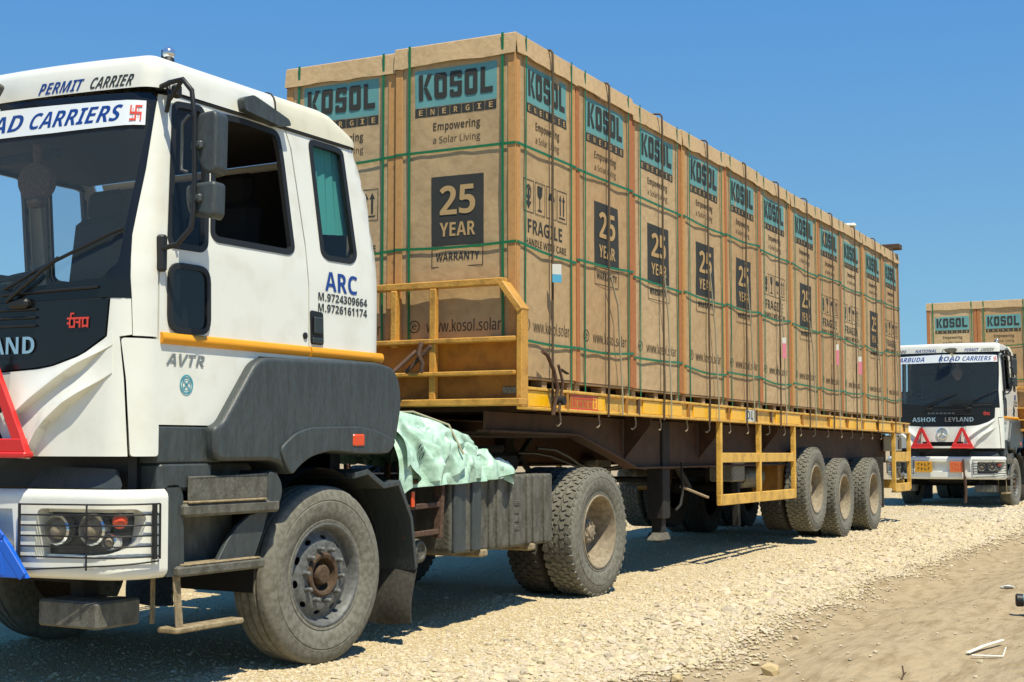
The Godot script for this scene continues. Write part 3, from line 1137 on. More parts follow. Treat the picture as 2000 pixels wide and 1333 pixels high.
# ---------------------------------------------------------------- trailer (z = 0 lies 19 m out)
func trailer() -> Node3D:
	var t := thing("flatbed_trailer", "", "", Vector3.ZERO, Vector3.ZERO)
	var up := Transform3D(Basis(Vector3(0, 0, 1), Vector3(0, 1, 0), Vector3(-1, 0, 0)), Vector3.ZERO)
	var zf := 9.98
	var ze := -3.9
	var yt := 1.601
	for s in [1.0, -1.0]:
		var m: bool = s < 0.0
		var r := mb(m)
		r.box(Vector3(1.215, yt - 0.085, (zf + ze) / 2), Vector3(0.03, 0.17, zf - ze), 0.003)
		r.box(Vector3(1.228, yt - 0.012, (zf + ze) / 2), Vector3(0.05, 0.022, zf - ze), 0.004)
		r.box(Vector3(1.228, yt - 0.158, (zf + ze) / 2), Vector3(0.05, 0.022, zf - ze), 0.004)
		part("side_rail", r, M.rail_yellow, t)
		# bright reflective panels set into the channel
		var zp := [[9.9, 9.28], [8.7, 8.45], [7.6, 6.62], [6.3, 5.35], [5.15, 4.4], [3.55, 2.55], [1.1, 0.35], [0.1, -0.55], [-0.8, -1.5], [-1.75, -2.5], [-2.75, -3.35]]
		for a in zp:
			var p := mb(m)
			p.box(Vector3(1.236, yt - 0.085, (a[0] + a[1]) / 2), Vector3(0.012, 0.115, a[0] - a[1]), 0.003)
			part("reflector_panel", p, M.reflector, t)
		# plates and brackets between them
		for z in [9.2, 8.0, 7.72, 6.45, 5.25, 4.3, 3.75, 2.45, 1.2, 0.22, -0.68, -1.62, -2.62, -3.5]:
			var k := mb(m)
			k.box(Vector3(1.242, yt - 0.085, z), Vector3(0.024, 0.15, 0.035), 0.004)
			part("stake_bracket", k, M.trailer_yellow if fmod(absf(z) * 10.0, 2.0) < 1.0 else M.rusty, t)
	var red := mb()
	red.box(Vector3(1.2375, yt - 0.085, 8.86), Vector3(0.008, 0.125, 0.55), 0.002)
	part("sticker_plate", red, M.panel_yellow, t)
	var rf := func(p: Vector2) -> Vector3: return Vector3(1.2425, p.y, -p.x)
	var ri := mb()
	outline_box(ri, Vector2(-9.12, yt - 0.145), Vector2(-8.6, yt - 0.03), 0.012, rf, Vector3.RIGHT, 0.0)
	for i in 9:
		var a := -9.08 + i * 0.05
		patch(ri, [Vector2(a, yt - 0.125), Vector2(a + 0.012, yt - 0.125), Vector2(a + 0.012, yt - 0.05), Vector2(a, yt - 0.05)], rf, Vector3.RIGHT, 0.0)
		patch(ri, [Vector2(a, yt - 0.062), Vector2(a + 0.04, yt - 0.062), Vector2(a + 0.04, yt - 0.05), Vector2(a, yt - 0.05)], rf, Vector3.RIGHT, 0.001)
		if i % 2 == 0:
			patch(ri, [Vector2(a + 0.02, yt - 0.12), Vector2(a + 0.036, yt - 0.12), Vector2(a + 0.036, yt - 0.08), Vector2(a + 0.02, yt - 0.08)], rf, Vector3.RIGHT, 0.001)
	part("red_lettering", ri, M.red_ink, t)
	var st := mb()
	st.box(Vector3(1.248, yt - 0.08, 4.55), Vector3(0.006, 0.15, 0.3), 0.001)
	part("white_sticker", st, M.paper_white, t)
	var sl := mb()
	write(sl, "OL", true, Vector2(-4.67, yt - 0.125), Vector2(-4.45, yt - 0.035), func(p: Vector2) -> Vector3: return Vector3(1.2515, p.y, -p.x), Vector3.RIGHT, 0.0)
	part("sticker_lettering", sl, M.dark_ink, t)
	# floor, cross members, main beams
	var d := mb()
	d.box(Vector3(0, yt - 0.045, (zf + ze) / 2), Vector3(2.39, 0.03, zf - ze - 0.02), 0.002)
	part("deck_plate", d, M.trailer_brown, t)
	for i in 23:
		var c := mb()
		c.box(Vector3(0, yt - 0.12, zf - 0.35 - i * 0.6), Vector3(2.38, 0.11, 0.05), 0.004)
		part("cross_member", c, M.trailer_brown, t)
	for s in [1.0, -1.0]:
		var w := mb(s < 0.0)
		w.prism(P([9.95, yt - 0.18, 9.95, 1.28, 8.4, 1.27, 7.6, 1.10, 7.1, 0.98, -3.6, 0.98, -3.6, yt - 0.18]), up, -0.92, -0.905)
		part("main_beam", w, M.trailer_brown, t)
		var fl := mb(s < 0.0)
		for q in [[9.95, 1.275, 8.4, 1.265], [8.4, 1.265, 7.6, 1.095], [7.6, 1.095, 7.1, 0.975], [7.1, 0.975, -3.6, 0.975]]:
			fl.bar(Vector3(0.9125, q[1], q[0]), Vector3(0.9125, q[3], q[2]), 0.13, 0.02)
		part("beam_flange", fl, M.trailer_brown, t)
		# outrigger gussets under the rail
		for z in [7.3, 5.3, 3.3]:
			var g := mb(s < 0.0)
			g.prism(P([0.93, yt - 0.18, 1.19, yt - 0.18, 1.19, yt - 0.24, 0.93, 1.05]), Transform3D(Basis(), Vector3(0, 0, z)), -0.006, 0.006)
			part("gusset", g, M.trailer_brown, t)
	var kp := mb()
	kp.box(Vector3(0, 1.265, 8.3), Vector3(1.7, 0.02, 2.9), 0.004)
	part("coupler_plate", kp, M.trailer_brown, t)
	# hooks for the ropes
	var hk := mb()
	hk.tube([Vector3(0, 0.02, 0), Vector3(0.012, -0.06, 0), Vector3(0.012, -0.085, 0.006), Vector3(0.004, -0.105, 0.028), Vector3(0, -0.10, 0.05)], 0.0075, 6)
	var hk0: MeshInstance3D = null
	for z in [9.25, 8.5, 7.7, 7.1, 6.4, 5.75, 5.1, 4.5, 3.7, 3.1, 2.4, 1.75, 1.1, 0.4, -0.2, -0.8, -1.4, -2.0, -2.6, -3.2]:
		if hk0 == null:
			hk0 = part("rope_hook", hk, M.hook_white, t)
			hk0.position = Vector3(1.2, yt - 0.175, z)
		else:
			again(hk0, t, Vector3(1.2, yt - 0.175, z), Vector3(0, 0.4 * sin(z * 3.0), 0))
	# headboard: open frame in front of the load
	var zh := 10.135
	var bar := func(called: String, a: Vector3, b: Vector3, w: float, th: float, m: String, up2 := Vector3.UP) -> void:
		for s in [1.0, -1.0]:
			if s < 0.0 and absf(a.x) < 0.01 and absf(b.x) < 0.01:
				continue
			var q := mb(s < 0.0)
			q.bar(a, b, w, th, 0.006, up2)
			part(called, q, M[m], t)
	bar.call("headboard_post", Vector3(1.325, 1.44, zh), Vector3(1.325, 2.15, zh), 0.045, 0.11, "headboard_ochre", Vector3(0, 0, 1))
	bar.call("headboard_corner", Vector3(1.335, 2.135, zh), Vector3(1.175, 2.345, zh), 0.13, 0.05, "headboard_ochre")
	bar.call("headboard_post", Vector3(0.60, 1.47, zh + 0.03), Vector3(0.60, 2.33, zh + 0.03), 0.055, 0.05, "headboard_ochre", Vector3(0, 0, 1))
	bar.call("headboard_post", Vector3(0.26, 1.90, zh + 0.03), Vector3(0.26, 2.33, zh + 0.03), 0.05, 0.06, "headboard_ochre", Vector3(0, 0, 1))
	bar.call("headboard_rail", Vector3(0.0, 2.36, zh), Vector3(1.185, 2.36, zh), 0.09, 0.05, "headboard_ochre")
	bar.call("headboard_rail", Vector3(0.0, 1.935, zh), Vector3(1.30, 1.935, zh), 0.15, 0.035, "headboard_ochre")
	bar.call("headboard_rail", Vector3(0.0, 1.69, zh + 0.02), Vector3(1.30, 1.69, zh + 0.02), 0.14, 0.03, "headboard_ochre")
	bar.call("headboard_rail", Vector3(0.0, 1.478, zh + 0.02), Vector3(1.35, 1.478, zh + 0.02), 0.15, 0.05, "headboard_ochre")
	for s in [1.0, -1.0]:
		var p1 := mb(s < 0.0)
		p1.box(Vector3(0.64, 1.81, zh - 0.045), Vector3(1.28, 0.23, 0.012), 0.003)
		part("headboard_panel", p1, M.panel_yellow, t)
		var p2 := mb(s < 0.0)
		p2.box(Vector3(0.64, 1.585, zh - 0.045), Vector3(1.28, 0.19, 0.012), 0.003)
		part("headboard_panel", p2, M.trailer_yellow, t)
	var tg := mb()
	tg.box(Vector3(1.21, 1.565, zh - 0.03), Vector3(0.12, 0.05, 0.01), 0.002)
	part("grey_plate", tg, M.steel, t)
	bar.call("hose_stay", Vector3(0.42, 1.70, zh + 0.13), Vector3(0.62, 1.90, zh + 0.1), 0.03, 0.03, "rusty")
	var hs := mb()
	hs.tube([Vector3(0.55, 1.92, zh + 0.12), Vector3(0.54, 1.84, zh + 0.15), Vector3(0.57, 1.77, zh + 0.14), Vector3(0.55, 1.70, zh + 0.13)], 0.018, 8)
	hs.tube([Vector3(0.5, 1.86, zh + 0.12), Vector3(0.3, 1.5, zh + 0.5), Vector3(0.1, 1.3, zh + 1.0), Vector3(0.0, 1.2, zh + 1.9)], 0.016, 6)
	part("air_hose", hs, M.rusty, t)
	# landing legs
	for s in [1.0, -1.0]:
		var l := mb(s < 0.0)
		l.box(Vector3(0.86, 0.95, 6.27), Vector3(0.17, 0.95, 0.2), 0.01)
		l.box(Vector3(0.86, 0.5, 6.27), Vector3(0.11, 0.5, 0.11), 0.008)
		l.bar(Vector3(0.86, 1.25, 6.2), Vector3(0.86, 0.75, 5.4), 0.05, 0.05)
		l.bar(Vector3(0.86, 0.85, 6.2), Vector3(0.55, 1.3, 6.2), 0.05, 0.05)
		part("landing_leg", l, M.chassis, t)
		var f := mb(s < 0.0)
		f.prism(P([6.13, 0.27, 6.43, 0.27, 6.42, 0.29, 6.34, 0.34, 6.2, 0.34, 6.14, 0.29]), up, -0.93, -0.79)
		part("leg_foot", f, M.steel, t)
	var lc := mb()
	lc.tube([Vector3(-0.8, 0.85, 6.27), Vector3(0.8, 0.85, 6.27)], 0.03, 8)
	lc.tube([Vector3(0.98, 1.02, 5.95), Vector3(0.98, 0.72, 5.92), Vector3(0.98, 0.6, 5.98), Vector3(0.98, 0.55, 6.12)], 0.014, 6)
	part("leg_cross_shaft", lc, M.chassis, t)
	var sb := mb()
	sb.bar(Vector3(0.9, 0.98, 4.0), Vector3(0.9, 0.3, 3.98), 0.07, 0.09, 0.006, Vector3(0, 0, 1))
	part("support_strut", sb, M.chassis, t)
	# side guards, rear frames
	for s in [1.0, -1.0]:
		var m: bool = s < 0.0
		for z in [5.49, 4.16, 2.79]:
			var g := mb(m)
			g.bar(Vector3(1.22, 0.59, z), Vector3(1.22, 1.43, z), 0.055, 0.05, 0.005, Vector3(0, 0, 1))
			part("guard_post", g, M.rail_yellow, t)
		var g1 := mb(m)
		g1.box(Vector3(1.222, 1.065, 4.14), Vector3(0.04, 0.10, 2.64), 0.005)
		part("guard_rail", g1, M.rail_yellow, t)
		var g2 := mb(m)
		g2.box(Vector3(1.222, 0.635, 4.14), Vector3(0.044, 0.11, 2.76), 0.005)
		part("guard_rail", g2, M.rail_yellow, t)
		for z in [-2.78, -3.92]:
			var h := mb(m)
			h.bar(Vector3(1.22, 0.54, z), Vector3(1.22, 1.43, z), 0.06, 0.05, 0.005, Vector3(0, 0, 1))
			part("rear_post", h, M.rail_yellow, t)
		var h1 := mb(m)
		h1.box(Vector3(1.222, 1.06, -3.35), Vector3(0.04, 0.15, 1.1), 0.005)
		part("rear_rail", h1, M.rail_yellow, t)
		var h2 := mb(m)
		h2.box(Vector3(1.222, 0.58, -3.35), Vector3(0.04, 0.13, 1.1), 0.005)
		part("rear_rail", h2, M.rail_yellow, t)
		var lb := mb(m)
		lb.box(Vector3(1.05, 1.27, -3.5), Vector3(0.2, 0.25, 0.5), 0.02)
		part("lamp_box", lb, M.white_plastic, t)
		var tl := mb(m)
		tl.box(Vector3(1.155, 1.27, -3.55), Vector3(0.02, 0.18, 0.2), 0.008)
		part("tail_lamp", tl, M.gloss_black, t)
		var ca := mb(m)
		ca.tube([Vector3(1.16, 0.86, -3.3), Vector3(1.18, 0.74, -3.5), Vector3(1.17, 0.8, -3.7), Vector3(1.15, 0.7, -3.8)], 0.02, 6)
		ca.box(Vector3(1.12, 0.82, -3.4), Vector3(0.08, 0.2, 0.35), 0.02)
		part("coupling_hose", ca, M.steel, t)
		# what sits behind the guard
		var a1 := mb(m)
		a1.box(Vector3(0.82, 0.92, 4.05), Vector3(0.28, 0.25, 0.42), 0.02)
		part("valve_box", a1, M.steel, t)
		var a2 := mb(m)
		a2.lathe([Vector2(0.0, -0.34), Vector2(0.09, -0.33), Vector2(0.13, -0.28), Vector2(0.13, 0.28), Vector2(0.09, 0.33), Vector2(0.0, 0.34)], Transform3D(Basis(), Vector3(0.72, 0.83, 3.0)), 20)
		part("air_tank", a2, M.steel, t)
		var a3 := mb(m)
		a3.box(Vector3(0.76, 0.82, 2.15), Vector3(0.36, 0.36, 0.55), 0.02)
		part("tool_box", a3, M.trailer_yellow, t)
		var mf := mb(m)
		mf.box(Vector3(0.97, 0.68, -2.05), Vector3(0.5, 0.75, 0.015), 0.003)
		part("mud_flap", mf, M.tyre_dark, t)
	var bt := mb()
	bt.box(Vector3(0, 0.62, -3.85), Vector3(2.3, 0.14, 0.08), 0.01)
	part("rear_bumper", bt, M.rail_yellow, t)
	for s in [0.5, 0.68]:
		var ho := mb()
		var hp := []
		for i in 40:
			var z := 8.6 - i * 0.3
			hp.append(Vector3(s + 0.03 * sin(i * 1.3), 1.16 - 0.16 * smoothstep(8.4, 7.2, z) - 0.05 * absf(sin(i * 0.52 + s * 9.0)), z))
		ho.tube(hp, 0.014, 6)
		part("air_hose", ho, M.black, t)
	var sw := mb()
	sw.tube([Vector3(0.95, 0.78, 5.9), Vector3(1.1, 0.66, 5.5)], 0.014, 6)
	part("brace_rod", sw, M.hook_white, t)
	# axles; the first one is lifted
	var k := 0
	for a in [[1.80, 0.665], [0.38, 0.525], [-1.34, 0.525]]:
		var ax := mb()
		ax.tube([Vector3(-0.95, a[1], a[0]), Vector3(0.95, a[1], a[0])], 0.075, 10)
		ax.box(Vector3(0.45, a[1] + 0.18, a[0]), Vector3(0.09, 0.1, 1.1), 0.01)
		ax.box(Vector3(-0.45, a[1] + 0.18, a[0]), Vector3(0.09, 0.1, 1.1), 0.01)
		part("axle", ax, M.chassis, t)
		for s in [1.0, -1.0]:
			var bc := mb(s < 0.0)
			bc.lathe([Vector2(0.0, -0.13), Vector2(0.08, -0.12), Vector2(0.085, 0.0), Vector2(0.10, 0.01), Vector2(0.10, 0.03), Vector2(0.085, 0.04), Vector2(0.07, 0.12), Vector2(0.0, 0.13)], Transform3D(Basis(), Vector3(0.52, a[1] + 0.02, a[0] + 0.28)), 18)
			part("brake_chamber", bc, M.chassis, t)
			var hg := mb(s < 0.0)
			hg.prism(P([-0.12, 0.0, 0.12, 0.0, 0.06, -0.28, -0.06, -0.28]), Transform3D(Basis(Vector3(0, 0, 1), Vector3(0, 1, 0), Vector3(-1, 0, 0)), Vector3(0.5, 0.98, a[0] + 0.72)), -0.05, 0.05)
			part("spring_hanger", hg, M.trailer_brown, t)
		for s in [1.0, -1.0]:
			wheel(t, Vector3(s * 1.10, a[1], a[0]), s, "drive", 0.0, 0.37 + k * 0.9)
			wheel(t, Vector3(s * 0.77, a[1], a[0]), s, "inner", 0.0, 0.1 + k)
		k += 1
	return t


# ---------------------------------------------------------------- wheels
var wheel_meshes := {}


func tyre_mesh(kind: String) -> ArrayMesh:
	if wheel_meshes.has(kind):
		return wheel_meshes[kind]
	var b := mb()
	var r := 0.525
	var T := Transform3D(Basis(Vector3(0, 0, -1), Vector3(0, 1, 0), Vector3(1, 0, 0)), Vector3.ZERO)
	var pr := [Vector2(0.285, 0.105), Vector2(0.30, 0.128), Vector2(0.322, 0.133), Vector2(0.327, 0.128), Vector2(0.335, 0.135), Vector2(0.39, 0.146), Vector2(0.43, 0.147), Vector2(0.436, 0.142), Vector2(0.442, 0.1455), Vector2(0.47, 0.14), Vector2(0.498, 0.131), Vector2(0.514, 0.118)]
	var n := pr.size()
	var half := pr.duplicate()
	if kind == "front":
		pr.append_array([Vector2(r - 0.003, 0.108), Vector2(r, 0.072), Vector2(r - 0.014, 0.068), Vector2(r - 0.014, 0.056), Vector2(r, 0.052), Vector2(r + 0.001, 0.008), Vector2(r - 0.014, 0.005), Vector2(r - 0.014, -0.005), Vector2(r + 0.001, -0.008), Vector2(r, -0.052), Vector2(r - 0.014, -0.056), Vector2(r - 0.014, -0.068), Vector2(r, -0.072), Vector2(r - 0.003, -0.108)])
	else:
		pr.append_array([Vector2(r - 0.011, 0.106), Vector2(r - 0.011, -0.106)])
	for i in range(n - 1, -1, -1):
		pr.append(Vector2(half[i].x, -half[i].y))
	# the lathe wants outward normals: run from the inside out
	pr.reverse()
	b.lathe(pr, T, 56, 0.7)
	if kind != "front":
		for row in 5:
			var w := 0.034
			var h0 := -0.096 + row * 0.048
			for i in 44:
				var a := TAU * (i + (0.5 if row % 2 else 0.0)) / 44
				var B := Basis(Vector3(1, 0, 0), a) * Basis(Vector3(0, 1, 0), 0.35 if row % 2 else -0.35)
				var c := Basis(Vector3(1, 0, 0), a) * Vector3(h0, r - 0.011, 0)
				if row == 0 or row == 4:
					c += Vector3(0.004 if row == 4 else -0.004, 0, 0)
					w = 0.046
				b.box(c, Vector3(w, 0.019, 0.056), 0.0, B)
		for s in [1.0, -1.0]:
			for i in 44:
				var a := TAU * i / 44.0
				var B := Basis(Vector3(1, 0, 0), a)
				b.box(B * Vector3(s * 0.122, r - 0.025, 0), Vector3(0.012, 0.03, 0.034), 0.0, B * Basis(Vector3(0, 0, 1), -s * 0.55))
	wheel_meshes[kind] = b.mesh()
	return wheel_meshes[kind]


func wheel(parent: Node3D, at: Vector3, side: float, kind: String, steer: float, spin: float) -> void:
	var w := Node3D.new()
	w.name = "wheel"
	parent.add_child(w, true)
	w.position = at
	w.rotation.y = steer + (0.0 if side > 0.0 else PI)
	var ty := MeshInstance3D.new()
	ty.name = "tyre"
	ty.mesh = tyre_mesh("front" if kind == "front" else "drive")
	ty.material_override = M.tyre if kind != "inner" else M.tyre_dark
	ty.rotation.x = spin
	w.add_child(ty, true)
	if kind == "inner":
		return
	var T := Transform3D(Basis(Vector3(0, 0, -1), Vector3(0, 1, 0), Vector3(1, 0, 0)), Vector3.ZERO)
	var made: Dictionary = wheel_meshes.get(kind + "_rim", {})
	if made.is_empty():
		var rim := mb()
		var hub := mb()
		var nut := mb()
		if kind == "front":
			rim.lathe([Vector2(0.30, 0.118), Vector2(0.304, 0.130), Vector2(0.298, 0.134), Vector2(0.286, 0.126), Vector2(0.275, 0.10), Vector2(0.266, 0.055)], T, 56, 1.2)
			var holes := []
			for i in 10:
				var a := TAU * (i + 0.5) / 10
				var e := PackedVector2Array()
				for k in 12:
					e.append(Vector2(a * 0.22 + cos(TAU * k / 12) * 0.026, 0.222 + sin(TAU * k / 12) * 0.014))
				holes.append(e)
			var df := func(p: Vector2) -> Vector3:
				var a := p.x / 0.22
				var h := 0.062 + 0.036 * smoothstep(0.268, 0.185, p.y)
				return Vector3(h, cos(a) * p.y, sin(a) * p.y)
			rim.sheet(df, P([0, 0.11, TAU * 0.22, 0.11, TAU * 0.22, 0.268, 0, 0.268]), holes, Vector2(TAU * 0.22 / 48, 0.0265), 0.012, 0.0, Vector3(-5, 0, 0))
			hub.lathe([Vector2(0.30, -0.02), Vector2(0.115, -0.02), Vector2(0.115, 0.094)], T, 32)
			hub.lathe([Vector2(0.132, 0.092), Vector2(0.130, 0.112), Vector2(0.118, 0.12), Vector2(0.10, 0.115), Vector2(0.088, 0.055), Vector2(0.062, 0.045), Vector2(0.058, 0.105), Vector2(0.048, 0.118), Vector2(0.0, 0.121)], T, 32)
			nut.lathe([Vector2(0.019, 0.0), Vector2(0.019, 0.012), Vector2(0.015, 0.014), Vector2(0.014, 0.045), Vector2(0.010, 0.05), Vector2(0.0, 0.05)], T, 6, 0.2)
		else:
			rim.lathe([Vector2(0.292, 0.108), Vector2(0.302, 0.128), Vector2(0.300, 0.135), Vector2(0.290, 0.137), Vector2(0.283, 0.128), Vector2(0.272, 0.10), Vector2(0.258, 0.03), Vector2(0.25, -0.05), Vector2(0.235, -0.075), Vector2(0.19, -0.085), Vector2(0.12, -0.085)], T, 56, 0.9)
			hub.lathe([Vector2(0.125, -0.09), Vector2(0.122, -0.02), Vector2(0.112, -0.01), Vector2(0.10, -0.01), Vector2(0.095, 0.03), Vector2(0.085, 0.042), Vector2(0.05, 0.045), Vector2(0.045, 0.06), Vector2(0.0, 0.062)], T, 28)
			for i in 8:
				var a := TAU * i / 8
				hub.box(Vector3(0.046, cos(a) * 0.07, sin(a) * 0.07), Vector3(0.018, 0.018, 0.018), 0.003, Basis(Vector3(1, 0, 0), a))
			nut.lathe([Vector2(0.018, 0.0), Vector2(0.018, 0.022), Vector2(0.012, 0.025), Vector2(0.011, 0.045), Vector2(0.0, 0.047)], T, 6, 0.2)
		made = {"rim": rim.mesh(), "hub": hub.mesh(), "nut": nut.mesh()}
		wheel_meshes[kind + "_rim"] = made
	var add := func(called: String, mesh: Mesh, m: String, p: Vector3) -> void:
		var o := MeshInstance3D.new()
		o.name = called
		o.mesh = mesh
		o.material_override = M[m]
		o.position = p
		o.rotation.x = spin if called != "wheel_nut" else 0.0
		w.add_child(o, true)
	add.call("rim", made.rim, "rim_steel" if kind == "front" else "rim_dust", Vector3.ZERO)
	add.call("hub", made.hub, "hub_brown" if kind == "front" else "rim_dust", Vector3.ZERO)
	for i in 10:
		var a := TAU * i / 10 + spin
		var rr := 0.156 if kind == "front" else 0.16
		add.call("wheel_nut", made.nut, "rim_steel" if kind == "front" else "rim_dust", Vector3(0.094 if kind == "front" else -0.084, cos(a) * rr, sin(a) * rr))


# ---------------------------------------------------------------- tractor (front axle at z = 0, +x is its left side)
const R := 0.2
const A0 := 0.1972


func cab_w(y: float) -> float:
	return 1.22 - 0.05 * clampf((y - 2.2) / 0.9, 0.0, 1.0)


func cab_f(y: float) -> float:
	return 1.70 - 0.17 * clampf((y - 2.1) / 1.0, 0.0, 1.0)


func cab_rear(y: float) -> float:
	if y < 2.3:
		return -0.60
	if y < 2.77:
		return lerpf(-0.60, -0.52, (y - 2.3) / 0.47)
	return lerpf(-0.52, -0.385, (y - 2.77) / 0.3)


func cab_zc(y: float) -> float:
	var w := cab_w(y)
	var xc := w - R + R * sin(A0)
	return cab_f(y) - xc * tan(A0) / 2.0 - R * cos(A0)


# s runs round the front: 0 middle, 1 start of the corner, 1.3 start of the side, then metres backwards
func shell(p: Vector2) -> Vector3:
	var s := absf(p.x)
	var y := p.y
	var w := cab_w(y)
	var xc := w - R + R * sin(A0)
	var sag := xc * tan(A0) / 2.0
	var sx := -1.0 if p.x < 0.0 else 1.0
	if s <= 1.0:
		return Vector3(p.x * xc, y, cab_f(y) - sag * s * s)
	var zc := cab_f(y) - sag - R * cos(A0)
	if s <= 1.3:
		var a := A0 + (s - 1.0) / 0.3 * (PI / 2 - A0)
		return Vector3(sx * (w - R + R * sin(a)), y, zc + R * cos(a))
	return Vector3(sx * w, y, zc - (s - 1.3))


# the side by (z, y), rounded at the rear corner
func flank(p: Vector2) -> Vector3:
	var z := p.x
	var y := p.y
	var w := cab_w(y)
	var zc := cab_zc(y)
	if z > zc:
		var d := minf(z - zc, R * 0.98)
		return Vector3(w - R + sqrt(R * R - d * d), y, z)
	var zr := cab_rear(y) + 0.10
	if z < zr:
		var d := minf(zr - z, 0.0999)
		return Vector3(w - 0.10 + sqrt(0.01 - d * d), y, z)
	return Vector3(w, y, z)


func bumper_f(p: Vector2) -> Vector3:
	var q := shell(Vector2(p.x, 1.2))
	var n := Vector3(q.x * 0.18, 0, 1.0).normalized()
	if absf(p.x) > 1.0:
		var a := A0 + clampf((absf(p.x) - 1.0) / 0.3, 0.0, 1.0) * (PI / 2 - A0)
		n = Vector3(sin(a) * signf(p.x), 0, cos(a))
	var ins := 0.0
	var t := maxf(clampf((p.y - 0.955) / 0.05, 0.0, 1.0), clampf((0.60 - p.y) / 0.05, 0.0, 1.0))
	ins = 0.05 * (1.0 - sqrt(maxf(0.0, 1.0 - t * t * 0.98)))
	var r := q + n * (0.03 - ins)
	r.y = p.y
	return r


func along(n: int, a: Vector2, b: Vector2, f: Callable, off: float) -> Array:
	var r := []
	for i in n + 1:
		var p := a.lerp(b, float(i) / n)
		var q: Vector3 = f.call(p)
		var e := 0.004
		var g: Vector3 = (f.call(p + Vector2(e, 0)) - f.call(p - Vector2(e, 0))).cross(f.call(p + Vector2(0, e)) - f.call(p - Vector2(0, e))).normalized()
		if g.dot(q - Vector3(0, q.y, 0.3)) < 0.0:
			g = -g
		r.append(q + g * off)
	return r


func tractor() -> Node3D:
	var t := thing("tractor_truck", "", "")
	cab(t)
	front_end(t)
	cab_fittings(t)
	lower_sides(t)
	chassis(t)
	for s in [1.0, -1.0]:
		wheel(t, Vector3(s * 1.075, 0.457, -0.06), s, "front", deg_to_rad(-3.5), 0.2)
		wheel(t, Vector3(s * 1.10, 0.517, -3.66), s, "drive", 0.0, 0.5)
		wheel(t, Vector3(s * 0.77, 0.517, -3.66), s, "inner", 0.0, 0.2)
	return t


